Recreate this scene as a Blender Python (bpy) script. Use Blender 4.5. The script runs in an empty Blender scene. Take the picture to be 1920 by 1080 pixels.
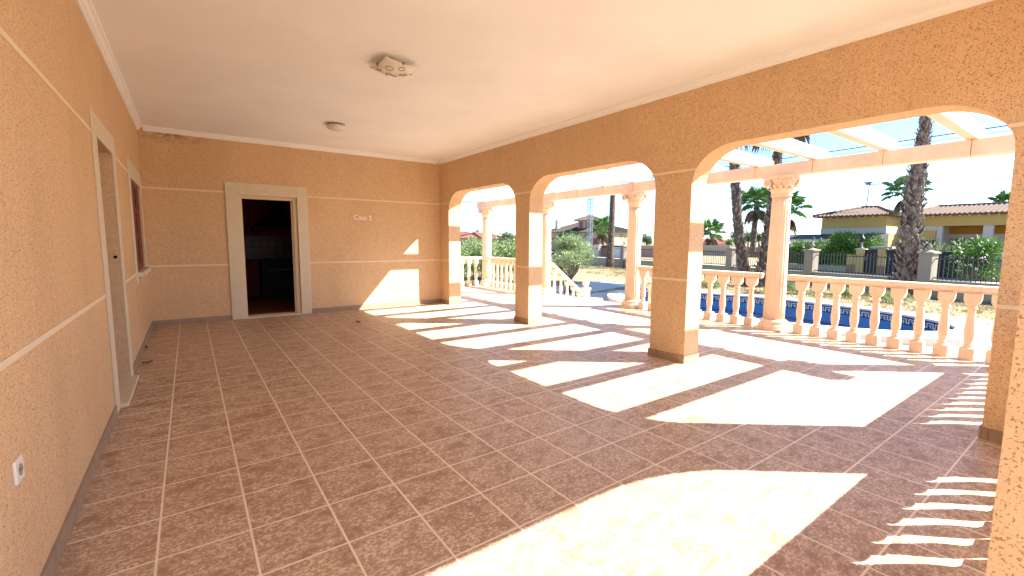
import bpy, bmesh, math, random
from mathutils import Vector, Matrix, Quaternion
R = math.radians
rnd = random.Random(7)
SC = bpy.context.scene
COL = SC.collection

# ------------------------------------------------------------------ camera
YAW, PITCH, ROLL, FPX, CAM = R(35.726), R(6.0186), R(0.336), 839.17, Vector((0.527, 0.0, 1.35))
fw = Vector((math.sin(YAW)*math.cos(PITCH), math.cos(YAW)*math.cos(PITCH), -math.sin(PITCH)))
rt = Vector((math.cos(YAW), -math.sin(YAW), 0)); up = rt.cross(fw)
rt, up = math.cos(ROLL)*rt + math.sin(ROLL)*up, -math.sin(ROLL)*rt + math.cos(ROLL)*up
cd = bpy.data.cameras.new('camera'); cam = bpy.data.objects.new('camera', cd); COL.objects.link(cam)
cam.matrix_world = Matrix(((rt.x, up.x, -fw.x, CAM.x), (rt.y, up.y, -fw.y, CAM.y), (rt.z, up.z, -fw.z, CAM.z), (0, 0, 0, 1)))
cd.sensor_width = 36; cd.lens = FPX/1920*36; cd.clip_start = 0.02; cd.clip_end = 3000
SC.camera = cam

def at(px, py, ax, v):
    """the point of the plane (axis ax = v) that the photograph shows at pixel px, py"""
    d = FPX*fw + (px-960)*rt - (py-540)*up
    i = 'xyz'.index(ax)
    return CAM + d*((v-CAM[i])/d[i])

# ------------------------------------------------------------------ light
SUNH, SUNE = Vector((0.788, -0.616)), R(42)
W = bpy.data.worlds.new('World'); SC.world = W; W.use_nodes = True
nt = W.node_tree; sky = nt.nodes.new('ShaderNodeTexSky'); sky.sky_type = 'NISHITA'; sky.sun_disc = False
sky.sun_elevation = SUNE; sky.sun_rotation = math.atan2(SUNH.x, SUNH.y)
sky.air_density = 0.7; sky.dust_density = 0.6; sky.ozone_density = 3.0
hs_ = nt.nodes.new('ShaderNodeHueSaturation'); hs_.inputs['Saturation'].default_value = 1.18
nt.links.new(sky.outputs[0], hs_.inputs['Color']); nt.links.new(hs_.outputs[0], nt.nodes['Background'].inputs[0]); nt.nodes['Background'].inputs[1].default_value = 0.070
sd = bpy.data.lights.new('sun', 'SUN'); sd.energy = 3.3; sd.angle = R(0.5); sd.color = (1, .98, .93)
so = bpy.data.objects.new('sun', sd); COL.objects.link(so)
L = Vector((-SUNH.x*math.cos(SUNE), -SUNH.y*math.cos(SUNE), -math.sin(SUNE)))
so.rotation_euler = L.to_track_quat('-Z', 'Y').to_euler(); so.location = (20, -15, 25)
SC.view_settings.view_transform = 'Standard'; SC.view_settings.look = 'None'
SC.view_settings.gamma = 1; SC.view_settings.exposure = 2.7
SC.cycles.max_bounces = 10; SC.cycles.diffuse_bounces = 8; SC.cycles.use_denoising = True
SC.cycles.sample_clamp_indirect = 8

# ------------------------------------------------------------------ materials
class NT:
    def __init__(s, name, rough=.7, spec=.3):
        s.m = bpy.data.materials.new(name); s.m.use_nodes = True; s.t = s.m.node_tree
        s.b = s.t.nodes['Principled BSDF']; s.b.inputs['Roughness'].default_value = rough
        s.b.inputs['Specular IOR Level'].default_value = spec
        s.pos = s.n('ShaderNodeNewGeometry').outputs['Position']
    def n(s, typ, **kw):
        x = s.t.nodes.new(typ)
        for k, v in kw.items():
            if hasattr(x, k): setattr(x, k, v)
            else: x.inputs[k.replace('_', ' ')].default_value = v
        return x
    def l(s, a, b): s.t.links.new(a, b)
    def mapped(s, scale=(1, 1, 1), loc=(0, 0, 0), rot=(0, 0, 0), src=None):
        m = s.n('ShaderNodeMapping'); m.inputs['Scale'].default_value = scale
        m.inputs['Location'].default_value = loc; m.inputs['Rotation'].default_value = rot
        s.l(src or s.pos, m.inputs[0]); return m.outputs[0]
    def noise(s, scale, detail=3, rough=.55, vec=None, dist=0):
        x = s.n('ShaderNodeTexNoise'); x.inputs['Scale'].default_value = scale; x.inputs['Detail'].default_value = detail
        x.inputs['Roughness'].default_value = rough; x.inputs['Distortion'].default_value = dist
        s.l(vec or s.pos, x.inputs['Vector']); return x.outputs[0]
    def ramp(s, v, a, b, c0=(0, 0, 0), c1=(1, 1, 1), interp='LINEAR'):
        x = s.n('ShaderNodeValToRGB'); e = x.color_ramp.elements; x.color_ramp.interpolation = interp
        e[0].position = a; e[1].position = b; e[0].color = (*c0, 1); e[1].color = (*c1, 1)
        s.l(v, x.inputs[0]); return x.outputs[0]
    def mix(s, f, a, b, mode='MIX'):
        x = s.n('ShaderNodeMix'); x.data_type = 'RGBA'; x.blend_type = mode
        for i, v in ((0, f), (6, a), (7, b)):
            if isinstance(v, (int, float)): x.inputs[i].default_value = v
            elif isinstance(v, tuple): x.inputs[i].default_value = (*v, 1)
            else: s.l(v, x.inputs[i])
        return x.outputs[2]
    def math(s, op, a, b=0.0):
        x = s.n('ShaderNodeMath'); x.operation = op
        for i, v in enumerate((a, b)):
            if isinstance(v, (int, float)): x.inputs[i].default_value = v
            else: s.l(v, x.inputs[i])
        return x.outputs[0]
    def base(s, c):
        if isinstance(c, tuple): s.b.inputs['Base Color'].default_value = (*c, 1)
        else: s.l(c, s.b.inputs['Base Color'])
        return s
    def rough(s, c): s.l(c, s.b.inputs['Roughness']); return s
    def bump(s, h, strength=.3, dist=.01):
        x = s.n('ShaderNodeBump'); x.inputs['Strength'].default_value = strength; x.inputs['Distance'].default_value = dist
        s.l(h, x.inputs['Height']); s.l(x.outputs[0], s.b.inputs['Normal']); return s

def plain(name, c, var=.12, scale=6, rough=.7, spec=.3, bump=0, bscale=60, metal=0):
    t = NT(name, rough, spec)
    n = t.noise(scale, 4)
    t.base(t.mix(n, tuple(x*(1-var) for x in c), tuple(min(1, x*(1+var)) for x in c)))
    if bump: t.bump(t.noise(bscale, 3), bump, .01)
    t.b.inputs['Metallic'].default_value = metal
    return t.m

def stucco(name, c):
    t = NT(name, .9, .15)
    big = t.noise(.9, 4, .6); mid = t.noise(26, 3, .6); fine = t.noise(140, 2, .6)
    col = t.mix(big, tuple(x*.86 for x in c), tuple(min(1, x*1.12) for x in c))
    col = t.mix(t.ramp(mid, .3, .7), col, tuple(min(1, x*1.12) for x in c))
    m1 = t.ramp(t.noise(135, 2, .5, dist=.5), .335, .395, (1, 1, 1), (0, 0, 0))
    m2 = t.ramp(t.noise(88, 2, .5, dist=.5), .30, .355, (1, 1, 1), (0, 0, 0))
    mask = t.math('MAXIMUM', m1, m2)
    col = t.mix(t.math('MULTIPLY', mask, .80), col, tuple(x*k for x, k in zip(c, (.36, .28, .24))))
    col = t.mix(t.math('MULTIPLY', t.ramp(fine, .55, .75), .35), col, tuple(min(1, x*1.25) for x in c))
    col = t.mix(t.math('MULTIPLY', t.ramp(t.noise(1.7, 6, .7, t.mapped((1, 1, .35))), .48, .74), .42), col, tuple(x*k for x, k in zip(c, (.80, .76, .74))))
    # drips of damp below the cornice in the far corner
    sep = t.n('ShaderNodeSeparateXYZ'); t.l(t.pos, sep.inputs[0])
    d = t.n('ShaderNodeVectorMath', operation='DISTANCE'); t.l(t.mapped((.9, 1, 3.2)), d.inputs[0])
    d.inputs[1].default_value = (.42*.9, 8.78, 2.93*3.2)
    st = t.math('MULTIPLY', t.ramp(d.outputs['Value'], .0, .5, (1, 1, 1), (0, 0, 0)), t.ramp(t.noise(9, 4, .7), .42, .6))
    col = t.mix(t.math('MULTIPLY', st, .75), col, (.16, .10, .03))
    t.base(col)
    h = t.math('ADD', t.math('MULTIPLY', mid, .5), t.math('ADD', t.math('MULTIPLY', fine, .35), t.math('MULTIPLY', mask, -.9)))
    t.bump(t.math('ADD', h, t.math('MULTIPLY', t.noise(7, 3), .8)), .6, .008)
    return t.m

def tiles(name):
    t = NT(name, .42, .45)
    TX, TY = .346, .3525
    v = t.mapped((1, 1, 1), (-.341, -2.30, 0))
    b = t.n('ShaderNodeTexBrick'); b.offset = 0; b.squash = 1; b.inputs['Scale'].default_value = 1
    b.inputs['Brick Width'].default_value = TX; b.inputs['Row Height'].default_value = TY
    b.inputs['Mortar Size'].default_value = .0060; b.inputs['Mortar Smooth'].default_value = .35; b.inputs['Bias'].default_value = 0
    b.inputs['Color1'].default_value = (0, 0, 0, 1); b.inputs['Color2'].default_value = (1, 1, 1, 1)
    t.l(v, b.inputs['Vector'])
    tint = b.outputs['Color']; grout = b.outputs['Fac']
    # each tile shifts its own marbling
    off = t.n('ShaderNodeVectorMath', operation='ADD'); sc = t.n('ShaderNodeVectorMath', operation='SCALE'); sc.inputs['Scale'].default_value = 9
    t.l(tint, sc.inputs[0]); t.l(t.mapped((.8, 1.12, 1)), off.inputs[0]); t.l(sc.outputs[0], off.inputs[1])
    vec = off.outputs[0]
    big = t.noise(4.5, 5, .62, vec, .4); streak = t.noise(9, 8, .80, vec, .4); grain = t.noise(62, 3, .75, vec, .6)
    c = t.mix(t.ramp(big, .35, .68), (.345, .215, .128), (.44, .30, .198))
    c = t.mix(t.math('MULTIPLY', t.ramp(tint, .0, 1), .5), c, (.43, .31, .215))
    c = t.mix(t.math('MULTIPLY', t.ramp(streak, .46, .60), .6), c, (.25, .138, .072))
    sp = t.math('MULTIPLY', t.ramp(grain, .49, .54), t.ramp(streak, .45, .62, (1, 1, 1), (0, 0, 0)))
    c = t.mix(t.math('MULTIPLY', sp, .9), c, (.69, .56, .42))
    dust = t.ramp(t.noise(.8, 5, .6), .45, .75)
    c = t.mix(t.math('MULTIPLY', dust, .30), c, (.50, .41, .33))
    gr = t.mix(t.noise(2.2, 3), (.66, .56, .42), (.90, .82, .67))
    c = t.mix(grout, c, gr)
    t.base(c)
    t.rough(t.mix(big, (.36, .36, .36), (.56, .56, .56)))
    t.bump(t.math('ADD', t.math('MULTIPLY', grain, .3), t.math('MULTIPLY', grout, -1.2)), .25, .004)
    return t.m

def caststone(name, c):
    t = NT(name, .75, .2)
    n = t.noise(3.2, 5, .65); f = t.noise(55, 3)
    col = t.mix(t.ramp(n, .3, .7), tuple(x*.88 for x in c), tuple(min(1, x*1.08) for x in c))
    col = t.mix(t.math('MULTIPLY', t.ramp(t.noise(7, 6, .7, dist=1.5), .58, .72), .3), col, tuple(x*k for x, k in zip(c, (.72, .62, .55))))
    st = t.ramp(t.noise(13, 5, .7, t.mapped((1, 1, .22))), .52, .74)
    col = t.mix(t.math('MULTIPLY', st, .30), col, tuple(x*k for x, k in zip(c, (.62, .56, .50))))
    oi = t.n('ShaderNodeObjectInfo').outputs['Random']
    col = t.mix(t.math('MULTIPLY', oi, .22), col, tuple(x*k for x, k in zip(c, (.80, .76, .72))))
    t.base(col).bump(t.math('ADD', f, t.math('MULTIPLY', n, .6)), .25, .004)
    return t.m

def ground_mat():
    t = NT('dry_ground', .95, .1)
    a = t.noise(.35, 6, .65); b = t.noise(3.5, 5, .7); c_ = t.noise(28, 3, .7)
    c = t.mix(t.ramp(b, .35, .65), (.24, .175, .10), (.38, .31, .20))
    c = t.mix(t.math('MULTIPLY', t.ramp(a, .5, .66), .55), c, (.20, .20, .075))
    c = t.mix(t.math('MULTIPLY', t.ramp(c_, .5, .62), .5), c, (.20, .13, .07))
    t.base(c).bump(c_, .6, .03)
    return t.m

def trunk_mat(name, a, b):
    t = NT(name, .95, .1)
    v = t.mapped((1, 1, .35))
    c = t.mix(t.ramp(t.noise(9, 4, .7, v), .35, .65), a, b)
    c = t.mix(t.math('MULTIPLY', t.ramp(t.noise(30, 3), .5, .65), .5), c, tuple(x*.5 for x in a))
    t.base(c).bump(t.noise(24, 4), .7, .03)
    return t.m

def leaf_mat(name, a, b, trans=.25, scale=1.2):
    t = NT(name, .55, .35)
    c = t.mix(t.ramp(t.noise(scale, 4, .7), .3, .7), a, b)
    oi = t.n('ShaderNodeNewGeometry').outputs['Random Per Island']
    c = t.mix(t.math('MULTIPLY', oi, .5), c, tuple(x*1.5 for x in b))
    t.base(c)
    tr = t.n('ShaderNodeBsdfTranslucent'); t.l(c, tr.inputs[0])
    mx = t.n('ShaderNodeMixShader'); mx.inputs[0].default_value = trans
    t.l(t.b.outputs[0], mx.inputs[1]); t.l(tr.outputs[0], mx.inputs[2])
    t.l(mx.outputs[0], t.t.nodes['Material Output'].inputs[0])
    return t.m

M = {}
M['stucco'] = stucco('orange_stucco', (.67, .46, .268))
M['tiles'] = tiles('floor_tiles')
M['ceiling'] = plain('ceiling_paint', (.87, .865, .835), .09, 1.3, .9, .1, .2, 22)
M['cornice'] = plain('cornice_paint', (.87, .855, .82), .04, 3, .7, .2)
M['groove'] = plain('cream_joint', (.78, .64, .46), .06, 8, .8)
M['surround'] = plain('cream_stone_surround', (.66, .57, .42), .10, 14, .8, .2, .12, 90)
M['skirting'] = plain('skirting_tile', (.34, .245, .17), .28, 9, .6, .3, .1)
M['stone'] = caststone('peach_cast_stone', (.78, .62, .46))
M['white_stone'] = caststone('pale_cast_stone', (.78, .60, .44))
M['rafter'] = caststone('pergola_stone', (.78, .61, .48))
M['doorwood'] = plain('cream_door_frame', (.68, .55, .38), .06, 5, .5, .4)
M['darkdoor'] = plain('brown_door', (.20, .11, .06), .15, 8, .5, .3)
M['maroon'] = plain('maroon_shutter', (.13, .018, .022), .15, 12, .5, .35)
M['glass_lamp'] = plain('frosted_lamp_glass', (.72, .66, .56), .08, 30, .3, .5)
M['brown_ring'] = plain('lamp_brown_pattern', (.16, .09, .05), .1)
M['white_plastic'] = plain('white_plastic', (.80, .77, .70), .03, 8, .35, .5)
M['dark_plastic'] = plain('dark_plastic', (.018, .011, .010), .1, 8, .5, .12)
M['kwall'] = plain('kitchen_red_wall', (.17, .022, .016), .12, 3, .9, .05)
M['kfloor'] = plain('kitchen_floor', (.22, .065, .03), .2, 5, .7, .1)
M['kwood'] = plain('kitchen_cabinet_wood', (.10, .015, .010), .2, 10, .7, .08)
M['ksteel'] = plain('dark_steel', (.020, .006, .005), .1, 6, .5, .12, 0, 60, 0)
M['ground'] = ground_mat()
M['paving'] = plain('pale_paving', (.52, .47, .41), .10, 5, .85, .2, .15, 40)
M['deck'] = plain('pool_deck_stone', (.66, .60, .54), .08, 3, .8, .2, .1, 50)
M['riser'] = plain('pink_riser', (.62, .47, .40), .08, 6, .8)
M['asphalt'] = plain('street_asphalt', (.10, .10, .105), .15, 12, .9, .2, .2, 90)
M['fwall'] = plain('olive_render', (.36, .31, .21), .15, 3, .9, .1, .2, 40)
M['fpost'] = plain('fence_post_render', (.29, .25, .195), .08, 4, .9, .1)
M['iron'] = plain('dark_iron', (.035, .03, .03), .2, 20, .5, .4)
M['coping'] = plain('white_coping', (.72, .69, .65), .05, 5, .7, .2)
M['keywhite'] = plain('pale_key_tile', (.55, .60, .64), .08, 20, .3, .5)
M['navy'] = plain('navy_frieze_tile', (.02, .035, .10), .2, 30, .25, .5)
t = NT('blue_pool_tile', .25, .5)
bk = t.n('ShaderNodeTexBrick'); bk.offset = 0; bk.inputs['Scale'].default_value = 1
for k, v in (('Brick Width', .1), ('Row Height', .1), ('Mortar Size', .004)): bk.inputs[k].default_value = v
sx = t.n('ShaderNodeSeparateXYZ'); t.l(t.pos, sx.inputs[0]); cx = t.n('ShaderNodeCombineXYZ')
t.l(sx.outputs[1], cx.inputs[0]); t.l(sx.outputs[2], cx.inputs[1]); t.l(cx.outputs[0], bk.inputs['Vector'])
bk.inputs['Color1'].default_value = (.035, .20, .48, 1); bk.inputs['Color2'].default_value = (.042, .22, .51, 1); bk.inputs['Mortar'].default_value = (.038, .21, .49, 1)
t.base(bk.outputs[0]); M['pooltile'] = t.m
t = NT('pool_water', .06, .5); t.base((.004, .022, .07)); t.bump(t.noise(5, 3), .3, .03); M['water'] = t.m
M['ywall'] = plain('yellow_villa_render', (.52, .36, .13), .06, 2, .9, .1)
M['wband'] = plain('white_villa_render', (.52, .49, .43), .05, 2, .9, .1)
M['rtile'] = plain('villa_roof_tile', (.155, .105, .080), .4, 5, .85, .1)
M['rtile_dark'] = plain('slate_low_roof', (.075, .065, .065), .2, 5, .7, .2)
M['fascia'] = plain('grey_fascia', (.34, .30, .28), .1, 3, .8)
M['orange_under'] = plain('ochre_lintel', (.42, .19, .03), .1, 4, .8)
M['darkglass'] = plain('dark_window_glass', (.04, .05, .06), .3, 2, .12, .6)
M['curtain'] = plain('white_curtain', (.65, .66, .68), .1, 9, .8)
M['brick'] = plain('brown_stone_clad', (.30, .17, .10), .4, 16, .9, .1, .4, 30)
M['gate'] = plain('black_sheet_gate', (.02, .02, .024), .15, 10, .5, .3)
M['pinkwall'] = plain('salmon_render', (.34, .15, .105), .1, 2, .9, .1)
M['creamwall'] = plain('cream_render', (.42, .34, .245), .06, 2, .9, .1)
M['redpaint'] = plain('dull_red_door', (.30, .075, .07), .12, 3, .6)
M['greyroof'] = plain('grey_brown_roof', (.085, .066, .055), .3, 6, .85, .1)
M['galv'] = plain('galvanised_steel', (.16, .18, .22), .1, 6, .5, .4)
M['wire'] = plain('black_cable', (.03, .03, .035), .1)
M['palmtrunk'] = trunk_mat('palm_trunk_bark', (.075, .052, .038), (.17, .128, .098))
M['palmboot'] = trunk_mat('palm_leaf_bases', (.10, .072, .055), (.36, .285, .23))
M['palmleaf'] = leaf_mat('palm_fronds', (.035, .10, .02), (.10, .20, .04))
M['deadleaf'] = leaf_mat('dead_palm_fronds', (.10, .07, .045), (.18, .14, .09), .1)
M['oliveleaf'] = leaf_mat('olive_leaves', (.13, .18, .075), (.27, .34, .16), .2, 2.5)
M['darkleaf'] = leaf_mat('citrus_leaves', (.022, .055, .016), (.06, .11, .03), .2, 2)
M['hedgeleaf'] = leaf_mat('hedge_leaves', (.038, .105, .012), (.10, .20, .026), .25, 1.5)
M['greyleaf'] = leaf_mat('oleander_leaves', (.12, .18, .06), (.27, .34, .13), .2, 1.5)
M['paleleaf'] = leaf_mat('pale_bush_leaves', (.11, .17, .05), (.21, .27, .10), .25, 2)
M['flower'] = leaf_mat('pale_flowers', (.60, .42, .40), (.75, .62, .58), .2, 4)
M['bark'] = trunk_mat('grey_bark', (.10, .075, .055), (.20, .155, .115))
M['straw'] = leaf_mat('dry_straw', (.20, .15, .065), (.33, .26, .12), .2, .6)
M['dead'] = plain('dry_leaf', (.10, .055, .03), .3, 60)
M['letters'] = plain('cream_lettering', (.92, .86, .76), .02)

# ------------------------------------------------------------------ mesh helpers
class MB:
    def __init__(s): s.v = []; s.f = []; s.sm = []
    def add(s, vs, fs, smooth=False):
        o = len(s.v); s.v += [tuple(v) for v in vs]; s.f += [tuple(i+o for i in f) for f in fs]; s.sm += [smooth]*len(fs); return s
    def box(s, x0, x1, y0, y1, z0, z1, rz=0, about=None):
        vs = [Vector((x, y, z)) for z in (z0, z1) for x, y in ((x0, y0), (x1, y0), (x1, y1), (x0, y1))]
        if rz:
            c = Vector(about) if about else Vector(((x0+x1)/2, (y0+y1)/2, 0)); c.z = 0
            m = Matrix.Rotation(rz, 3, 'Z'); vs = [m @ (v-c) + c for v in vs]
        return s.add(vs, [(0, 3, 2, 1), (4, 5, 6, 7), (0, 1, 5, 4), (1, 2, 6, 5), (2, 3, 7, 6), (3, 0, 4, 7)])
    def bar(s, a, b, w, h, upv=Vector((0, 0, 1))):
        a = Vector(a); b = Vector(b); d = (b-a).normalized()
        x = d.cross(upv); x = x.normalized() if x.length > 1e-4 else Vector((1, 0, 0)); y = x.cross(d)
        vs = [p + sx*x*w/2 + sy*y*h/2 for p in (a, b) for sx, sy in ((-1, -1), (1, -1), (1, 1), (-1, 1))]
        return s.add(vs, [(0, 1, 2, 3), (7, 6, 5, 4), (0, 4, 5, 1), (1, 5, 6, 2), (2, 6, 7, 3), (3, 7, 4, 0)])
    def tube(s, pts, rad, n=8, smooth=True, cap=True):
        pts = [Vector(p) for p in pts]; rings = []
        if isinstance(rad, (int, float)): rad = [rad]*len(pts)
        ref = None
        for i, p in enumerate(pts):
            d = (pts[min(i+1, len(pts)-1)] - pts[max(i-1, 0)]).normalized()
            if ref is None: ref = d.cross(Vector((.31, .95, .07))).normalized()
            x = (ref - d*ref.dot(d)).normalized(); y = d.cross(x); ref = x
            rings.append([p + rad[i]*(math.cos(a)*x + math.sin(a)*y) for a in (2*math.pi*k/n for k in range(n))])
        vs = [v for r in rings for v in r]
        fs = [(i*n+k, i*n+(k+1) % n, (i+1)*n+(k+1) % n, (i+1)*n+k) for i in range(len(pts)-1) for k in range(n)]
        if cap: fs += [tuple(range(n))[::-1], tuple((len(pts)-1)*n+k for k in range(n))]
        return s.add(vs, fs, smooth)
    def lathe(s, prof, n=24, c=(0, 0, 0), smooth=True, shape=None):
        """prof: (r, z) pairs; shape(angle) scales the radius"""
        vs = []
        for r, z in prof:
            for k in range(n):
                a = 2*math.pi*k/n; q = r*(shape(a) if shape else 1)
                vs.append((c[0]+q*math.cos(a), c[1]+q*math.sin(a), c[2]+z))
        fs = [(i*n+k, i*n+(k+1) % n, (i+1)*n+(k+1) % n, (i+1)*n+k) for i in range(len(prof)-1) for k in range(n)]
        fs += [tuple(range(n))[::-1], tuple((len(prof)-1)*n+k for k in range(n))]
        return s.add(vs, fs, smooth)
    def squarelathe(s, prof, c=(0, 0, 0), ch=.18):
        """square section with chamfered corners"""
        sh = [(1, -1+ch), (1, 1-ch), (1-ch, 1), (-1+ch, 1), (-1, 1-ch), (-1, -1+ch), (-1+ch, -1), (1-ch, -1)]
        vs = [(c[0]+r*x, c[1]+r*y, c[2]+z) for r, z in prof for x, y in sh]; n = 8
        fs = [(i*n+k, i*n+(k+1) % n, (i+1)*n+(k+1) % n, (i+1)*n+k) for i in range(len(prof)-1) for k in range(n)]
        fs += [tuple(range(n))[::-1], tuple((len(prof)-1)*n+k for k in range(n))]
        return s.add(vs, fs)
    def prism(s, poly, fn0, fn1):
        """poly of 2-D points, mapped by fn0 / fn1 to two parallel faces"""
        n = len(poly); vs = [fn0(*p) for p in poly] + [fn1(*p) for p in poly]
        fs = [tuple(range(n))[::-1], tuple(range(n, 2*n))] + [(k, (k+1) % n, n+(k+1) % n, n+k) for k in range(n)]
        return s.add(vs, fs)
    def build(s, name, mat, parent=None, bevel=0, loc=None):
        me = bpy.data.meshes.new(name); me.from_pydata(s.v, [], s.f); me.update()
        bm = bmesh.new(); bm.from_mesh(me); bmesh.ops.recalc_face_normals(bm, faces=bm.faces); bm.to_mesh(me); bm.free()
        for p, q in zip(me.polygons, s.sm): p.use_smooth = q
        me.materials.append(M[mat] if isinstance(mat, str) else mat)
        o = bpy.data.objects.new(name, me); COL.objects.link(o)
        if parent: o.parent = parent
        if loc: o.location = loc
        if bevel:
            b = o.modifiers.new('bevel', 'BEVEL'); b.width = bevel; b.segments = 2; b.limit_method = 'ANGLE'; b.angle_limit = R(40)
        return o

def thing(name, label, cat, loc=(0, 0, 0), rz=0, group=None):
    o = bpy.data.objects.new(name, None); COL.objects.link(o); o.location = loc; o.rotation_euler = (0, 0, rz)
    o['label'] = label; o['category'] = cat
    if group: o['group'] = group
    return o
def tag(o, label, cat, group=None):
    o['label'] = label; o['category'] = cat
    if group: o['group'] = group
    return o
def setting(o): o['kind'] = 'structure'; return o
def dup(root, loc, label, rz=None):
    """a copy of a thing with copies of its parts and their sub-parts (meshes shared)"""
    def rec(o, par):
        c = o.copy(); COL.objects.link(c)
        if par: c.parent = par
        for ch in [x for x in bpy.data.objects if x.parent == o and x is not c]: rec(ch, c)
        return c
    r = rec(root, None); r.location = loc; r['label'] = label
    if rz is not None: r.rotation_euler = (0, 0, rz)
    return r
def copy_part(o, parent, loc):
    c = o.copy(); COL.objects.link(c); c.parent = parent; c.location = loc; return c

# ------------------------------------------------------------------ dimensions of the porch
WX, WT, DY, DT = 4.93, .27, 8.78, .25          # arcade inner face and thickness, far wall face and thickness
ZC, ZTOP = 3.015, 3.30                          # ceiling, top of the walls
G1, G2 = .93, 2.117                             # heights of the two joint lines
ZG, ZP = -.60, -.45                             # garden, pool deck
AY = [(.52, 2.84), (3.30, 5.66), (6.03, 8.38)]  # the three arches
def arch_pts(a, b, top=2.33, rx=.46, rz=.37, n=10):
    """opening from a to b as seen from inside, walked from a to b"""
    p = [(a, 0)]
    for k in range(n+1):
        t_ = math.pi/2*k/n; p.append((a+rx-rx*math.cos(t_), top-rz+rz*math.sin(t_)))
    for k in range(n+1):
        t_ = math.pi/2*(1-k/n); p.append((b-rx+rx*math.cos(t_), top-rz+rz*math.sin(t_)))
    p.append((b, 0)); return p

# ------------------------------------------------------------------ the house round the porch
house = thing('house', 'orange stucco house with arched arcade around the covered tiled porch', 'house', (0, 0, 0))
poly = [(-.11, 0)]
for a, b in AY: poly += arch_pts(a, b)
poly += [(11.9, 0), (11.9, ZTOP), (-.11, ZTOP)]
arc = MB().prism(poly, lambda y, z: (WX, y, z), lambda y, z: (WX+WT, y, z)).build('arcade_wall', 'stucco', house)
# near wall with its two arches; the camera stands in the left one
poly = [(0, 0)] + arch_pts(.12, 2.0, 2.92) + arch_pts(2.85, 4.86, 2.44) + [(WX-.002, 0), (WX-.002, ZTOP), (0, ZTOP)]  # left arch is out of view, raised to let in more bounce light
MB().prism(poly, lambda x, z: (x, -.11, z), lambda x, z: (x, .14, z)).build('near_wall', 'stucco', house)
# far wall with the kitchen door
poly = [(0, 0), (1.24, 0), (1.24, 2.085), (2.125, 2.085), (2.125, 0), (WX, 0), (WX, ZTOP), (0, ZTOP)]
MB().prism(poly, lambda x, z: (x, DY, z), lambda x, z: (x, DY+DT, z)).build('end_wall', 'stucco', house)
# left wall: door and window
poly = [(-.11, 0), (4.645, 0), (4.645, 2.115), (5.51, 2.115), (5.51, 0), (6.3, 0), (6.3, ZTOP), (-.11, ZTOP)]
mb = MB().prism(poly, lambda y, z: (0, y, z), lambda y, z: (-.25, y, z))
WY0, WY1, WZ0, WZ1 = 7.05, 8.36, .945, 2.075
mb.box(-.25, 0, 6.3, WY0, 0, ZTOP).box(-.25, 0, WY1, 12, 0, ZTOP).box(-.25, 0, WY0, WY1, 0, WZ0).box(-.25, 0, WY0, WY1, WZ1, ZTOP)
mb.build('side_wall', 'stucco', house)
MB().box(.0, WX, .14, DY, ZC, ZC+.1).build('porch_ceiling', 'ceiling', house)
MB().box(-5, WX+WT+.25, -.45, 12.2, ZTOP, ZTOP+.18).build('roof_slab', 'stone', house)
# cornice: a stepped moulding round the ceiling
prof = [(0, 0), (.012, 0), (.016, .016), (.032, .022), (.046, .045), (.062, .050), (.066, .0695), (0, .0695)]
def cornice(ax, a, b, base, sgn):
    if ax == 'y': return lambda d, z: (base+sgn*d, a, 2.9455+z), lambda d, z: (base+sgn*d, b, 2.9455+z)
    return lambda d, z: (a, base+sgn*d, 2.9455+z), lambda d, z: (b, base+sgn*d, 2.9455+z)
for args in (('y', .14, DY, 0, 1), ('y', .14, DY, WX, -1), ('x', .0665, WX-.0665, DY, -1)):
    MB().prism(prof, *cornice(*args)).build('cornice', 'cornice', house)
# joint lines
e = .004; h = .013
def joint(*b): MB().box(*b).build('joint_line', 'groove', house)
for z in (G1, G2):
    for a, b in ((.14, 4.44), (5.71, 6.81)): joint(0, e, a, b, z-h, z+h)
    for a, b in ((0, 1.05), (2.30, WX)): joint(a, b, DY-e, DY, z-h, z+h)
    i = .048 if z > 2 else 0
    for a, b in ((.14, .52+i), (2.84-i, 3.30+i), (5.66-i, 6.03+i), (8.38-i, DY-e)): joint(WX-e, WX, a, b, z-h, z+h)
joint(0, e, 8.565, DY-e, G2-h, G2+h)
# skirting tiles
s_, hs = .012, .085
def sk_y(mb, x, sg, y0, y1):
    y = y0
    while y < y1-.002:
        y2 = min(y+.3455, y1); mb.box(min(x, x+sg*s_), max(x, x+sg*s_), y, y2-.003, 0, hs); y = y2
def sk_x(mb, y, sg, x0, x1):
    x = x0
    while x < x1-.002:
        x2 = min(x+.3455, x1); mb.box(x, x2-.003, min(y, y+sg*s_), max(y, y+sg*s_), 0, hs); x = x2
def skirt(fn):
    mb = MB(); fn(mb); mb.build('skirting', 'skirting', house)
skirt(lambda m: sk_y(m, 0, 1, .14, 4.44)); skirt(lambda m: sk_y(m, 0, 1, 5.71, DY-.013))
skirt(lambda m: sk_x(m, DY, -1, 0, 1.05)); skirt(lambda m: sk_x(m, DY, -1, 2.30, WX))
for a, b in ((.141, .52), (2.84, 3.30), (5.66, 6.03), (8.38, DY-.013)):
    def around(m):
        sk_y(m, WX, -1, a, b); sk_y(m, WX+WT, 1, a, b)
        if a > 1: sk_x(m, a, -1, WX-s_, WX+WT+s_)
        if b < 8.5: sk_x(m, b, 1, WX-s_, WX+WT+s_)
    skirt(around)
def around(m): sk_y(m, 2.0, -1, -.11, .14); sk_y(m, 2.85, 1, -.11, .14); sk_x(m, .14, 1, 2.0-s_, 2.85+s_)
skirt(around)
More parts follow.
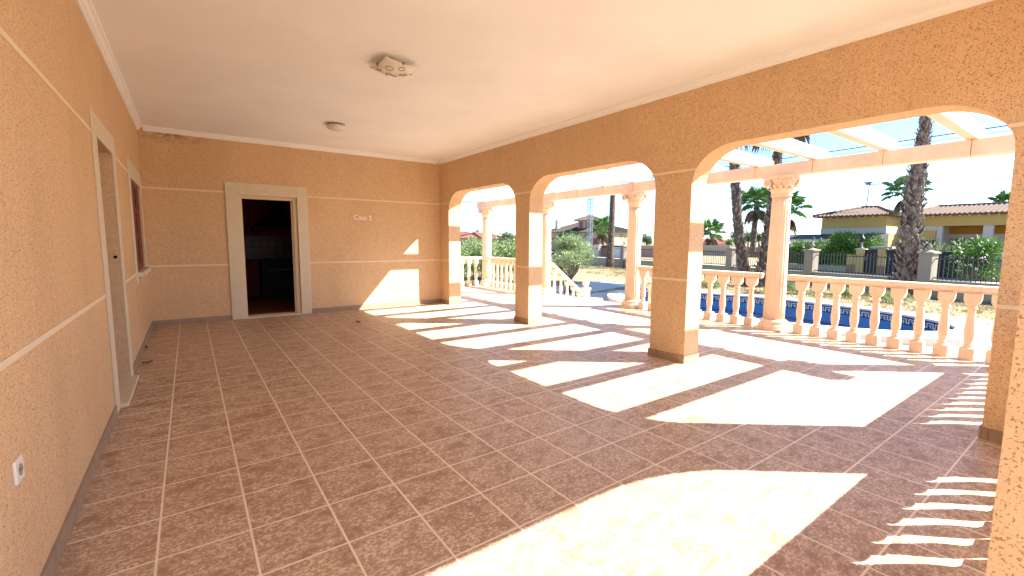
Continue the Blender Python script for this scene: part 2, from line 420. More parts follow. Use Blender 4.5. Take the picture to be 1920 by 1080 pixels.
# kitchen doorway in the far wall
dw = MB()
o_, p_ = .19, .022
dw.box(1.05, 1.24, DY-p_, DY, 0, 2.285).box(2.125, 2.295, DY-p_, DY, 0, 2.285).box(1.24, 2.125, DY-p_, DY, 2.085, 2.285)
dwo = dw.build('doorway', 'surround', house, .006)
fr = MB(); y0, y1 = DY+.03, DY+.13
fr.box(1.24, 1.285, y0, y1, .02, 2.085).box(2.06, 2.125, y0, y1, .02, 2.085).box(1.285, 2.06, y0, y1, 2.03, 2.085)
fr.box(2.035, 2.06, y0+.04, y1-.02, .02, 2.03)
fr.build('door_frame', 'doorwood', dwo, .004)
MB().box(1.24, 2.125, DY-.03, DY+DT, .0, .022).build('threshold', 'surround', dwo, .004)
# side doorway in the left wall
sw = MB(); p_ = .010
sw.box(0, p_, 4.45, 4.645, 0, 2.285).box(0, p_, 5.51, 5.70, 0, 2.285).box(0, p_, 4.645, 5.51, 2.115, 2.285)
swo = sw.build('doorway', 'surround', house, .006)
MB().box(-.20, .062, 4.61, 5.56, .0045, .035).build('doorstep', 'surround', swo, .006)
MB().box(-.22, -.18, 4.645, 5.51, .035, 2.115).build('door_leaf', 'darkdoor', swo)
k = MB().lathe([(.012, 0), (.015, .01), (.011, .022), (.004, .026)], 12)
k.v = [(x-.03, 5.51-z, y+1.18) for x, y, z in k.v]
k.build('door_catch', 'dark_plastic', swo)
# window with maroon shutter in the left wall
wn = MB(); p_ = .008
wn.box(0, p_, 6.82, WY0, .80, 2.285).box(0, p_, WY1, 8.56, .80, 2.285).box(0, p_, WY0, WY1, WZ1, 2.285)
wno = wn.build('window', 'surround', house, .006)
MB().box(-.021, .055, WY0-.03, WY1+.03, WZ0-.06, WZ0-.001).build('sill', 'surround', wno, .006)
sh = MB(); sh.box(-.05, -.022, WY0, WY1, WZ0, WZ1)
for i in range(2):
    ya, yb = WY0+.02+i*.645, WY0+.02+(i+1)*.645-.02
    for za, zb in ((WZ0+.08, 1.36), (1.42, 1.70), (1.76, WZ1-.08)): sh.box(-.022, -.012, ya+.07, yb-.07, za, zb)
sh.build('shutter', 'maroon', wno, .004)
# the room behind the side wall stays shut; the kitchen behind the far wall
kt = MB()
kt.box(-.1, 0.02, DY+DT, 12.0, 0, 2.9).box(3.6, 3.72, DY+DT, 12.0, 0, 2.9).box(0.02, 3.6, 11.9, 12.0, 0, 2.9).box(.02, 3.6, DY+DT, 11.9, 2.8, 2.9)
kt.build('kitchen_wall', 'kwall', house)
# flat lettering on the far wall
cu = bpy.data.curves.new('lettering', 'FONT'); cu.body = 'Casa'; cu.size = .155; cu.extrude = .0008; cu.space_character = 1.0
to = bpy.data.objects.new('lettering', cu); COL.objects.link(to); to.rotation_euler = (R(90), 0, 0); to.location = (3.105, DY-.004, 1.735)
dg = bpy.context.evaluated_depsgraph_get(); me = bpy.data.meshes.new_from_object(to.evaluated_get(dg))
me.materials.clear(); me.materials.append(M['letters'])
lo = bpy.data.objects.new('lettering', me); COL.objects.link(lo); lo.matrix_world = to.matrix_world.copy()
lo.rotation_euler = to.rotation_euler; lo.location = to.location; lo.parent = house
bpy.data.objects.remove(to); lo.name = 'lettering'
w_ = max(v.co.x for v in me.vertices) - min(v.co.x for v in me.vertices); lo.scale = (.245/w_,)*3
h_ = max(v.co.y for v in me.vertices)*.245/w_
MB().box(.022, .034, -.0006, .0006, .012, h_).box(.004, .050, -.0006, .0006, 0, .0118).box(.004, .0218, -.0006, .0006, h_-.026, h_-.014).build('lettering', 'letters', house, 0, (3.405, DY-.004, 1.735))

# kitchen furniture seen through the door
ck = thing('kitchen_counter', 'dark wooden kitchen counter with tiled splashback inside the doorway', 'kitchen counter', (0, 0, 0))
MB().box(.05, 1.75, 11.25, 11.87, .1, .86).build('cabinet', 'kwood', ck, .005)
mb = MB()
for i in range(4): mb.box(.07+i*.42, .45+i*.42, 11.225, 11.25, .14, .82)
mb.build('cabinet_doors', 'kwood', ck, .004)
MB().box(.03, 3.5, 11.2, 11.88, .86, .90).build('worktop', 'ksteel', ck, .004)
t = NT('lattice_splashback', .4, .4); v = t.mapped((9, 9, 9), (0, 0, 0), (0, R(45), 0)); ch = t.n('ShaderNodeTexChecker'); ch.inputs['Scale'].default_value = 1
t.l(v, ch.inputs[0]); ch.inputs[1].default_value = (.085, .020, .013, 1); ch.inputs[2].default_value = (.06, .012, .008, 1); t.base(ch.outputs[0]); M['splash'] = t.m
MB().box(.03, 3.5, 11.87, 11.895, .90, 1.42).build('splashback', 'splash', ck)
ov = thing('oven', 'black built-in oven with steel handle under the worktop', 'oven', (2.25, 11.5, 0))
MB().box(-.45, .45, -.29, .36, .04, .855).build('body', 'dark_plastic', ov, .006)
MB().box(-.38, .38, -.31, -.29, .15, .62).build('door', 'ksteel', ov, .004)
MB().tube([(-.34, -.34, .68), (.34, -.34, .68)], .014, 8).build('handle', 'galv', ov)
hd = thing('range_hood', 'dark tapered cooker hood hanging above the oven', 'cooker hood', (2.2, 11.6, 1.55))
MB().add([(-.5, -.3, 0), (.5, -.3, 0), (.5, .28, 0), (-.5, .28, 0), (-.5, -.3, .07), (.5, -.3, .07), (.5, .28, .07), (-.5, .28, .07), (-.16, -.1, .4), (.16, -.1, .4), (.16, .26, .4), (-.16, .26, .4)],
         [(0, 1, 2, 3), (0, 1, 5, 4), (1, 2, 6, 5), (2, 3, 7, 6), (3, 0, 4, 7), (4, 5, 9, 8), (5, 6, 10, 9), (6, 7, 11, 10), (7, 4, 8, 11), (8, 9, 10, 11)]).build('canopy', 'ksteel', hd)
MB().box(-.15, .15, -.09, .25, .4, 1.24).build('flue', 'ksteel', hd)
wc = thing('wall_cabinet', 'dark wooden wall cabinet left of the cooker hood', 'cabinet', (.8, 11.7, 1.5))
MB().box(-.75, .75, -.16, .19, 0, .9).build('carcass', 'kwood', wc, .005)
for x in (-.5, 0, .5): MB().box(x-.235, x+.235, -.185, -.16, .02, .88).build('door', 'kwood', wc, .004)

# ------------------------------------------------------------------ terrace, steps
setting(MB().box(0, 8.14, -4.5, 11.80, ZG-.05, 0).build('terrace', 'tiles'))
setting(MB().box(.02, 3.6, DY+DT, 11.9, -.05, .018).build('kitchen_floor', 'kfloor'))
st = MB()
for i in range(2): st.box(8.142, 8.142+.42*(2-i), 5.98, 8.74, ZG-.02 if i == 0 else ZG+.2, ZG+.2*(i+1))
setting(st.build('steps', 'deck', None, .008))

# ------------------------------------------------------------------ pergola: columns, beam, rafters
CX = 7.90
colY = [.45, 3.23, 6.00, 8.80, 11.58]
def column(loc, label):
    o = thing('column', label, 'column', loc, 0, 'fluted columns under the pergola beam')
    MB().box(-.205, .205, -.205, .205, 0, .035).lathe([(.200, .035), (.212, .05), (.212, .075), (.196, .09), (.182, .098), (.176, .112), (.190, .122), (.190, .140), (.172, .152), (.156, .165)], 32).build('base', 'stone', o, .004)
    def flute(a):
        k = (a*20/(2*math.pi)) % 1; return 1 - .075*math.sin(math.pi*k)**.8
    n = 120; prof = []
    for i in range(9):
        f = i/8; prof.append((.148 - .022*f**1.4, .165 + 1.875*f))
    MB().lathe(prof, n, shape=flute).build('shaft', 'stone', o)
    cp = MB().lathe([(.126, 2.035), (.145, 2.045), (.145, 2.062), (.128, 2.07), (.128, 2.12), (.138, 2.18), (.165, 2.24), (.185, 2.285), (.185, 2.30)], 32)
    # abacus with concave sides
    ab = []
    for s4 in range(4):
        for j in range(8):
            u = -1 + 2*j/8; q = .205 - .035*(1-u*u); x, y = q, .205*u
            a = s4*math.pi/2; ab.append((x*math.cos(a)-y*math.sin(a), x*math.sin(a)+y*math.cos(a)))
    cp.prism(ab, lambda x, y: (x, y, 2.298), lambda x, y: (x, y, 2.34))
    for s4 in range(4):
        a = s4*math.pi/2; ca, sa = math.cos(a), math.sin(a)
        for sg in (-1, 1):
            pts, rad = [], []
            for i in range(26):
                th = i/25*2.3*2*math.pi; r = .060*(1-.8*i/25)
                y = sg*(.135 + r*math.sin(th)*1.0); z = 2.238 + r*math.cos(th); x = .192 - .012*(1-i/25)
                pts.append((x*ca-y*sa, x*sa+y*ca, z)); rad.append(.0135*(1-.45*i/25))
            # lead-in from under the abacus
            y = sg*.03; p0 = (.175*ca-y*sa, .175*sa+y*ca, 2.285)
            cp.tube([p0]+pts, [.012]+rad, 6)
            y = sg*.135; c0 = [(xx*ca-y*sa, xx*sa+y*ca, 2.238) for xx in (.14, .183)]
            cp.tube(c0, .052, 12)
        # rosette
        cp.tube([((.16)*ca, .16*sa, 2.275), (.19*ca, .19*sa, 2.275)], [.03, .022], 8)
    for k in range(12):                       # leaves curling off the bell, two rows
        for row in (0, 1):
            a = 2*math.pi*(k+row*.5)/12; d = Vector((math.cos(a), math.sin(a), 0)); t_ = Vector((-d.y, d.x, 0))
            z0, hh, o0 = (2.068, .085, .132) if row == 0 else (2.10, .11, .134)
            pr = [(0, .034), (.5, .036), (.85, .028), (1.0, .020), (.9, .010)]; out = [0, .006, .026, .048, .058]
            vs = []
            for (f, w), oo in zip(pr, out):
                c = d*(o0+oo+row*.012*f) + Vector((0, 0, z0+hh*f)); vs += [c-t_*w, c+d*.007, c+t_*w]
            cp.add(vs, [(i*3+j, i*3+j+1, i*3+j+4, i*3+j+3) for i in range(4) for j in range(2)], True)
    cp.build('capital', 'stone', o)
    return o
c0 = column((CX, colY[1], 0), 'fluted peach column nearest the camera, between two balustrades beside the pool')
dup(c0, (CX, colY[2], 0), 'fluted peach column at the right side of the garden steps')
dup(c0, (CX, colY[3], 0), 'fluted peach column at the left side of the garden steps, behind the narrow pillar')
dup(c0, (CX, colY[4], 0), 'farthest fluted column, at the terrace corner in front of the green hedge')
dup(c0, (CX, colY[0], 0), 'fluted peach column under the near overhanging end of the pergola beam')

pg = thing('pergola', 'open pergola of peach stone rafters along the outside of the arcade', 'pergola', (CX, 6, 2.34))
bm_ = MB(); ys = [-.06] + [1.205+.8*k for k in range(-1, 14)] + [12.02]
mb = MB()
for a, b in zip(ys[:-1], ys[1:]):
    if b-a > .05: mb.box(-.10, .10, a-6, b-6-.004, 0, .185)
mb.build('beam', 'rafter', pg, .006)
raf = MB()
raf.add([(5.205-CX, -.05, .186), (5.205-CX, .05, .186), (5.205-CX, .05, .385), (5.205-CX, -.05, .385),
         (.10, -.05, .186), (.10, .05, .186), (.10, .05, .345), (.10, -.05, .345),
         (.40, -.05, .27), (.40, .05, .27), (.40, .05, .315), (.40, -.05, .315)],
        [(0, 3, 2, 1), (0, 1, 5, 4), (1, 2, 6, 5), (2, 3, 7, 6), (3, 0, 4, 7), (4, 5, 9, 8), (5, 6, 10, 9), (6, 7, 11, 10), (7, 4, 8, 11), (8, 9, 10, 11)])
r0 = raf.build('rafter', 'rafter', pg, .005, (0, 1.205-6, 0))
for k in range(-1, 14):
    if k: copy_part(r0, pg, (0, 1.205+.8*k-6, 0))

# ------------------------------------------------------------------ balustrades
bprof = [(.052, .141), (.046, .152), (.036, .160), (.045, .170), (.045, .180), (.036, .188), (.041, .225), (.049, .280), (.052, .325), (.048, .38),
         (.043, .45), (.037, .52), (.035, .565), (.037, .582), (.048, .592), (.048, .612), (.040, .622), (.046, .645), (.056, .662)]
def bal_mesh(mb, c=(0, 0, 0), zs=1.0, z0=0, rs=1.0):
    """square foot, turned vase, square bell cap"""
    X, Y, Z = c
    mb.squarelathe([(.066*rs, z0), (.066*rs, z0+.133*zs), (.058*rs, z0+.1405*zs)], c, .10)
    mb.lathe([(r*rs, z0+z*zs) for r, z in bprof], 16, c)
    mb.squarelathe([(.050*rs, z0+.650*zs), (.062*rs, z0+.672*zs), (.070*rs, z0+.700*zs), (.071*rs, z0+.78*zs)], c, .10)
    return mb
proto = bal_mesh(MB()).build('baluster', 'stone', None, .003)
first_bal = [True]
def balustrade(label, y0, y1, pos, ax='y', x=7.86, rail_w=.17, capz=.865, mat='stone'):
    mid = (y0+y1)/2; loc = (x, mid, 0) if ax == 'y' else (mid, x, 0)
    o = thing('balustrade', label, 'balustrade', loc, 0, 'balustrades round the terrace')
    a, b = y0-mid, y1-mid; hw = rail_w/2
    mb = MB()
    def bx(u0, u1, h, z0, z1):
        if ax == 'y': mb.box(-h, h, u0, u1, z0, z1)
        else: mb.box(u0, u1, -h, h, z0, z1)
    bx(a, b, hw-.02, .781, .80); bx(a, b, hw, .8005, capz)
    mb.build('rail', mat, o, .008)
    for q in pos:
        p = (0, q-mid, 0) if ax == 'y' else (q-mid, 0, 0)
        if first_bal[0]: proto.parent = o; proto.location = p; first_bal[0] = False
        else: copy_part(proto, o, p)
    return o
balustrade('peach balustrade between the pool and the near end of the arcade', .66, 3.03, [.833+.2235*k for k in range(10)])
balustrade('peach balustrade on the left of the nearest column, half behind the widest pillar', 3.43, 5.80, [3.575+.236*k for k in range(10)])
balustrade('small balustrade in front of the hedge, right of the farthest column', 9.0, 11.40, [9.15+.225*k for k in range(10)])
balustrade('balustrade closing the far end of the terrace, left of the farthest column', 5.25, 7.70, [5.40+.235*k for k in range(10)], 'x', 11.60)
balustrade('balustrade closing the near end of the terrace outside the arcade', 5.24, 7.70, [5.40+.235*k for k in range(10)], 'x', .41, .13)
balustrade('balustrade under the near arch beside the camera', 2.86, 4.85, [2.99+.225*k for k in range(9)], 'x', .160, .12)

def stair_rail(y, label):
    o = thing('stair_balustrade', label, 'balustrade', (8.03, y, 0), 0, 'sloping balustrades of the garden steps')
    a, b = Vector((.02, 0, .775)), Vector((1.24, 0, -.13))
    MB().bar(a, b, .16, .07).build('rail', 'white_stone', o, .006)
    for i in range(5):
        x = .17 + .225*i; zt = a.z + (b.z-a.z)*(x-.02)/1.22 - .035; zb = max(ZG, -.2*math.ceil(max(0, x-.09)/.42)) if x > .09 else 0
        s_ = max(.25, (zt-zb)/.78)
        bal_mesh(MB(), (x, 0, 0), s_, zb, .8).build('baluster', 'white_stone', o, .003)
    return o
stair_rail(8.78, 'sloping balustrade of the garden steps, in front of the olive tree')
stair_rail(5.96, 'sloping balustrade of the garden steps, behind the column by the widest pillar')
def newel(y, label):
    o = thing('newel_post', label, 'post', (9.35, y, ZG), 0, 'ball topped posts of the garden steps')
    MB().squarelathe([(.10, 0), (.10, .12), (.085, .13), (.085, .60), (.105, .62), (.105, .68), (.05, .69), (.04, .72)], ch=.08).build('post', 'white_stone', o, .004)
    MB().lathe([(.02, .715)] + [(.095*math.sin(math.pi*i/12), .81-.095*math.cos(math.pi*i/12)) for i in range(1, 12)] + [(.012, .905), (.01, .91)], 20).build('ball', 'white_stone', o)
newel(8.78, 'newel post with a stone ball at the foot of the steps before the olive tree')
newel(5.96, 'newel post with a stone ball at the foot of the steps near the pool')

# ------------------------------------------------------------------ pool, deck, garden
PC = Vector((13.4, 6.2)); PA, PB = 2.3, 4.15; N = 96
def ell(k, ax, by0, by1):
    a = 2*math.pi*k/N; y = math.sin(a); return (PC.x+ax*math.cos(a), PC.y+(by1 if y > 0 else by0)*y)
def ring(mb, A, B, za, zb):
    n = len(A); mb.add([(*p, za) for p in A]+[(*p, zb) for p in B], [(k, (k+1) % n, n+(k+1) % n, n+k) for k in range(n)])
pin = [ell(k, PA, PB, PB) for k in range(N)]
pcop = [ell(k, PA+.28, PB+.28, PB+.28) for k in range(N)]
pnose = [ell(k, PA-.03, PB-.03, PB-.03) for k in range(N)]
pdeck = [ell(k, PA+.62, PB+.62, PB+.62) for k in range(N)]
mb = MB(); ring(mb, pcop, pdeck, ZP, ZP); setting(mb.build('pool_deck', 'deck'))
mb = MB(); ring(mb, pdeck, pdeck, ZP, ZG-.1); setting(mb.build('pool_deck_riser', 'riser'))
pool = thing('swimming_pool', 'oval swimming pool lined with blue tiles below the terrace', 'swimming pool', (0, 0, 0))
mb = MB(); ring(mb, pnose, pcop, ZP+.025, ZP+.025); ring(mb, pnose, pnose, ZP+.025, ZP-.03); ring(mb, pcop, pcop, ZP+.025, ZP-.01); ring(mb, pnose, pin, ZP-.03, ZP-.03)
mb.build('coping', 'coping', pool)
mb = MB(); ring(mb, pin, pin, ZP-.24, -2.1); mb.add([(*p, -2.1) for p in pin], [tuple(range(N))]); mb.build('basin', 'pooltile', pool)
mb = MB(); ring(mb, pin, pin, ZP-.03, ZP-.24); mb.build('frieze', 'navy', pool)
KEY = ["1111110", "1000010", "1011010", "1010010", "1010011"]
per = 0; pts = [Vector(ell(k, PA-.004, PB-.004, PB-.004)) for k in range(N)] ; cum = [0]
for k in range(N): cum.append(cum[-1]+(pts[(k+1) % N]-pts[k]).length)
def arcp(s_):
    s_ %= cum[-1]
    lo_, hi_ = 0, N
    while hi_-lo_ > 1:
        m_ = (lo_+hi_)//2
        if cum[m_] <= s_: lo_ = m_
        else: hi_ = m_
    f = (s_-cum[lo_])/(cum[lo_+1]-cum[lo_]); return pts[lo_].lerp(pts[(lo_+1) % N], f)
units = round(cum[-1]/.24); cw = cum[-1]/units/7; chh = .13/5; mb = MB()
for u in range(units):
    for r_, row in enumerate(KEY):
        c = 0
        while c < 7:
            if row[c] == '1':
                c2 = c
                while c2 < 7 and row[c2] == '1': c2 += 1
                p, q = arcp((u*7+c)*cw), arcp((u*7+c2)*cw); z1 = ZP-.075-r_*chh; z0 = z1-chh*1.0
                mb.add([(*p, z0), (*q, z0), (*q, z1), (*p, z1)], [(0, 1, 2, 3)]); c = c2
            else: c += 1
mb.build('key_pattern', 'keywhite', pool)
wo = MB().add([(*ell(k, PA-.004, PB-.004, PB-.004), -.97) for k in range(N)], [tuple(range(N))]).build('pool_water', 'water'); setting(wo)
# ground as rings round the pool out to the horizon
rr = [0, .6, 1.5, 3, 6, 10, 16, 25, 40, 70, 120, 220, 400, 800]; mb = MB()
loops = []
for d in rr:
    if d < 8: loops.append([ell(k, PA+.5+d, PB+.5+d, PB+.5+d) for k in range(N)])
    else: loops.append([(PC.x+(PA+7+d)*math.cos(2*math.pi*k/N), PC.y+(PA+7+d)*math.sin(2*math.pi*k/N)) for k in range(N)])
for A, B in zip(loops[:-1], loops[1:]): ring(mb, A, B, ZG, ZG)
setting(mb.build('ground', 'ground'))
# pale paving round the pool and by the steps, and the street beyond the fence
pave = []
for k in range(N):
    a = 2*math.pi*k/N; c_, s_ = math.cos(a), math.sin(a)
    pave.append((PC.x+(PA+.95 if c_ > 0 else 5.25)*c_ + (2.2*max(0, -s_)*max(0, c_)), PC.y+(7.8 if s_ < 0 else 5.6)*s_))
mb = MB(); ring(mb, [ell(k, PA+.55, PB+.55, PB+.55) for k in range(N)], pave, ZG+.004, ZG+.004); setting(mb.build('pool_paving', 'paving'))
setting(MB().add([(8.145, 8, ZG+.008), (10.0, 8, ZG+.008), (10.6, 11.5, ZG+.008), (16.5, 13.0, ZG+.008), (17.2, 15.2, ZG+.008), (11, 14.2, ZG+.008), (8.145, 12.5, ZG+.008)], [tuple(range(7))]).build('garden_path', 'paving'))
FA, FB = Vector((20.75, -1.5)), Vector((27.9, 27.5))     # fence line
fd = (FB-FA).normalized(); fn = Vector((fd.y, -fd.x))
def strip(o0, o1, z, name, mat, a=-60, b=120):
    p = [FA+fd*a+fn*o0, FA+fd*b+fn*o0, FA+fd*b+fn*o1, FA+fd*a+fn*o1]
    return setting(MB().add([(q.x, q.y, z) for q in p], [(0, 1, 2, 3)]).build(name, mat))
strip(1.9, 8.4, ZG+.004, 'road', 'asphalt')
for o0, o1 in ((.35, 1.9), (8.4, 9.6)):
    a, b = FA+fd*-60, FA+fd*120
    q = [a+fn*o0, b+fn*o0, b+fn*o1, a+fn*o1]
    setting(MB().prism([(v.x, v.y) for v in q], lambda x, y: (x, y, ZG-.05), lambda x, y: (x, y, ZG+.12)).build('pavement', 'paving'))

# ------------------------------------------------------------------ garden fence
fence = thing('garden_fence', 'low olive rendered wall with pale posts and iron railings beyond the pool', 'fence', (FA.x, FA.y, ZG), math.atan2(fd.y, fd.x))
Lf = (FB-FA).length
MB().box(0, Lf, -.11, .11, -.05, .60).build('base_wall', 'fwall', fence)
MB().box(0, Lf, -.15, .15, .602, .65).build('wall_coping', 'fpost', fence, .006)
def along(px, py):                               # distance along the fence line seen at this pixel column
    d = at(px, py, 'z', ZG) - CAM
    # intersect the vertical plane of the fence
    n3 = Vector((fn.x, fn.y, 0)); t_ = (Vector((FA.x, FA.y, 0))-CAM).dot(n3)/d.dot(n3); p = CAM+d*t_
    return (Vector((p.x, p.y))-FA).dot(fd)
posts = sorted([along(1735, 540), along(1517, 540), along(1368, 540), along(1168, 540), along(1100, 540), 1.2, Lf-.2])
for s_ in posts:
    MB().box(s_-.20, s_+.20, -.20, .20, -.05, 1.58).build('post', 'fpost', fence, .01)
    MB().add([(s_-.25, -.25, 1.582), (s_+.25, -.25, 1.582), (s_+.25, .25, 1.582), (s_-.25, .25, 1.582), (s_-.25, -.25, 1.63), (s_+.25, -.25, 1.63), (s_+.25, .25, 1.63), (s_-.25, .25, 1.63), (s_, 0, 1.72)],
             [(0, 1, 2, 3), (0, 1, 5, 4), (1, 2, 6, 5), (2, 3, 7, 6), (3, 0, 4, 7), (4, 5, 8), (5, 6, 8), (6, 7, 8), (7, 4, 8)]).build('post_cap', 'fpost', fence)
    MB().lathe([(.035, 1.69), (.03, 1.74), (.07, 1.78), (.085, 1.83), (.06, 1.88), (.02, 1.92), (.005, 1.96)], 12, (s_, 0, 0)).build('finial', 'fpost', fence)
for s0, s1 in zip(posts[:-1], posts[1:]):
    a, b = s0+.21, s1-.21
    if b-a < .3: continue
    mb = MB().box(a, b, -.02, .02, .70, .74).box(a, b, -.02, .02, 1.38, 1.42)
    n = int((b-a)/.125)
    for i in range(1, n): x = a+(b-a)*i/n; mb.box(x-.009, x+.009, -.009, .009, .652, 1.52)
    mb.build('railing', 'iron', fence)

# ------------------------------------------------------------------ vegetation
def rvec():
    while True:
        v = Vector((rnd.uniform(-1, 1), rnd.uniform(-1, 1), rnd.uniform(-1, 1)))
        if .05 < v.length <= 1: return v
def leaf_quad(mb, p, d, l, w):
    d = d.normalized(); x = d.cross(rvec()); x = x.normalized()*w/2
    mb.add([p, p+d*l*.5+x, p+d*l, p+d*l*.5-x], [(0, 1, 2, 3)])
def leaf_clumps(mb, clumps, per, size, w, shell=.5):
    for c, r in clumps:
        c = Vector(c); r = Vector(r) if not isinstance(r, (int, float)) else Vector((r, r, r))
        for i in range(per):
            v = rvec(); v = v.normalized()*(shell+(1-shell)*rnd.random()**.7)
            p = c+Vector((v.x*r.x, v.y*r.y, v.z*r.z)); d = v+rvec()*.9+Vector((0, 0, .25))
            leaf_quad(mb, p, d, size*rnd.uniform(.6, 1.3), w*rnd.uniform(.7, 1.3))
def bush(name, label, cat, loc, rad, mat, n=14, per=110, size=.12, w=.05, group=None, stems=True):
    o = thing(name, label, cat, loc, 0, group)
    rx, ry, h = rad; cl = []
    for i in range(n):
        a = rnd.uniform(0, 2*math.pi); q = math.sqrt(rnd.random())*.72; z = rnd.uniform(.22, .82)
        k = rnd.uniform(.28, .42)
        cl.append(((rx*q*math.cos(a), ry*q*math.sin(a), h*z), (rx*k, ry*k, h*k*.72)))
    mb = MB(); leaf_clumps(mb, cl, per, size, w, .35); mb.build('foliage', mat, o)
    if stems:
        sm = MB()
        for i in range(6):
            a = rnd.uniform(0, 6.28); sm.tube([(rx*.15*math.cos(a), ry*.15*math.sin(a), -.03), (rx*.3*math.cos(a), ry*.3*math.sin(a), h*.35), (rx*.45*math.cos(a+.3), ry*.45*math.sin(a+.3), h*.7)], [.03, .022, .01], 5)
        sm.build('stem', 'bark', o)
    return o
def fan(mb, base, tip_dir, size, dead=False):
    """one palmate frond: petiole and a fan of folded blades"""
    d = tip_dir.normalized(); side = d.cross(Vector((0, 0, 1)))
    side = side.normalized() if side.length > .05 else Vector((1, 0, 0)); nrm = side.cross(d)
    droop = .35 if not dead else .9
    hub = base + d*size*.75 - Vector((0, 0, size*.10))
    mb.bar(base, hub, .035, .02)
    K = 15
    for i in range(K):
        a = R(-115 + 230*i/(K-1)); l = size*(.95-.25*abs(i-(K-1)/2)/(K/2))*rnd.uniform(.88, 1.08)
        dd = d*math.cos(a) + side*math.sin(a); q = dd.cross(nrm).normalized()*size*.034
        m_ = hub + dd*l*.58 + nrm*.02; e_ = hub + dd*l - Vector((0, 0, l*droop*rnd.uniform(.6, 1.2)))
        mb.add([hub, m_+q, m_-q, e_], [(0, 1, 3), (0, 3, 2)])
def palm_crown(o, top, size, n=34, dead=10, z=.2):
    mb = MB()
    n = n if size < 1.45 else n
    for i in range(n):
        f = (i+.5)/n; el = R(78-105*f); az = i*2.39996
        d = Vector((math.cos(az)*math.cos(el), math.sin(az)*math.cos(el), math.sin(el)))
        fan(mb, Vector(top)+d*.08, d, size*rnd.uniform(.85, 1.1))
    mb.build('crown', 'palmleaf', o)
    if dead:
        mb = MB()
        for i in range(dead):
            az = rnd.uniform(0, 6.28); el = R(rnd.uniform(-70, -48))
            d = Vector((math.cos(az)*math.cos(el), math.sin(az)*math.cos(el), math.sin(el)))
            fan(mb, Vector(top)+d*.1-Vector((0, 0, .2)), d, size*.75, True)
        mb.build('dead_fronds', 'deadleaf', o)
def palm(label, axis, widths, crown=1.3, boots=1.0, loc=None, group='palms along the garden fence', ndead=10, bsize=.16, nfr=30):
    base = Vector(axis[0]); o = thing('palm_tree', label, 'palm tree', base, 0, group)
    A = [Vector(p)-base for p in axis]
    # resample
    P, Wd = [], []
    for i in range(len(A)-1):
        for j in range(6):
            f = j/6; P.append(A[i].lerp(A[i+1], f)); Wd.append(widths[i]+(widths[i+1]-widths[i])*f)
    P.append(A[-1]); Wd.append(widths[-1])
    mb = MB().tube([P[0]-Vector((0, 0, .1))]+P, [Wd[0]*.44]+[w*.42*rnd.uniform(.95, 1.05) for w in Wd], 14)
    n0 = len(mb.f); bt = mb; tot = sum((P[i+1]-P[i]).length for i in range(len(P)-1)); nb = int(tot*26*boots); k = 0
    for j in range(nb):
        f = (j+.5)/nb*(len(P)-1); i = min(int(f), len(P)-2); c = P[i].lerp(P[i+1], f-i); w = Wd[i]+(Wd[i+1]-Wd[i])*(f-i)
        az = j*2.39996+rnd.uniform(-.25, .25); d = Vector((math.cos(az), math.sin(az), 0)); t_ = Vector((-d.y, d.x, 0))
        s_ = bsize*rnd.uniform(.7, 1.35)*min(1.3, w/.5); r = w*.40
        a = c + d*r; rag = rnd.uniform(.35, .95)
        tipp = a + d*s_*rag*.62 + Vector((0, 0, s_*rnd.uniform(.35, .85))) + t_*rnd.uniform(-.6, .6)*s_
        wd = s_*.42
        bt.add([a-t_*wd-Vector((0, 0, s_*.5)), a+t_*wd-Vector((0, 0, s_*.5)), tipp+t_*wd*.45, tipp-t_*wd*.45, a+d*s_*.25*rag-Vector((0, 0, s_*.25)), tipp+d*.02-Vector((0, 0, s_*.16))],
               [(0, 1, 4), (1, 2, 5, 4), (2, 3, 5), (3, 0, 4, 5), (0, 1, 2, 3)])
    tr = mb.build('trunk', 'palmtrunk', o); tr.data.materials.append(M['palmboot'])
    for q in tr.data.polygons[n0:]: q.material_index = 1
    if crown: palm_crown(o, P[-1], crown, nfr, ndead)
    return o
def px_palm(label, pts, base_px, z_extra, crown, boots=1.0, ndead=10, zb=ZG, bsize=.16, dist_ax=None, nfr=30):
    """axis traced as pixel columns on the vertical plane through its base that faces the camera"""
    b = at(*base_px, 'z', zb) if dist_ax is None else at(*base_px, *dist_ax)
    n3 = Vector((fw.x, fw.y, 0)).normalized(); dep = (b-CAM).dot(n3)
    def pl(px, py):
        d = FPX*fw+(px-960)*rt-(py-540)*up; return CAM+d*(dep/d.dot(n3))
    ax = [pl(x, y) for x, y, w in pts]; sc_ = dep/FPX; wid = [w*sc_ for x, y, w in pts]
    top = ax[-1]+(ax[-1]-ax[-2]).normalized()*z_extra; ax.append(top); wid.append(wid[-1]*.95)
    return palm(label, ax, wid, crown, boots, ndead=ndead, bsize=bsize, nfr=nfr)
px_palm('thickest palm trunk, shaggy with old leaf bases, in front of the yellow villa', [(1698, 553, 54), (1704, 500, 40), (1707, 450, 29), (1711, 400, 28), (1717, 340, 27), (1727, 290, 20), (1733, 250, 18), (1737, 208, 17)], (1700, 553), 3.2, 1.5, 2.2, bsize=.20)
px_palm('leaning palm left of the nearest column, its trunk top bent leftward', [(1399, 536, 27), (1394, 500, 24), (1387, 450, 20), (1382, 400, 18), (1378, 340, 18), (1376, 300, 17)], (1399, 536), 3.0, 1.4)
px_palm('palm with its trunk base just left of the nearest column', [(1426, 538, 26), (1433, 490, 23), (1440, 440, 20), (1447, 390, 18), (1453, 340, 17), (1459, 285, 17)], (1426, 538), 2.6, 1.4)
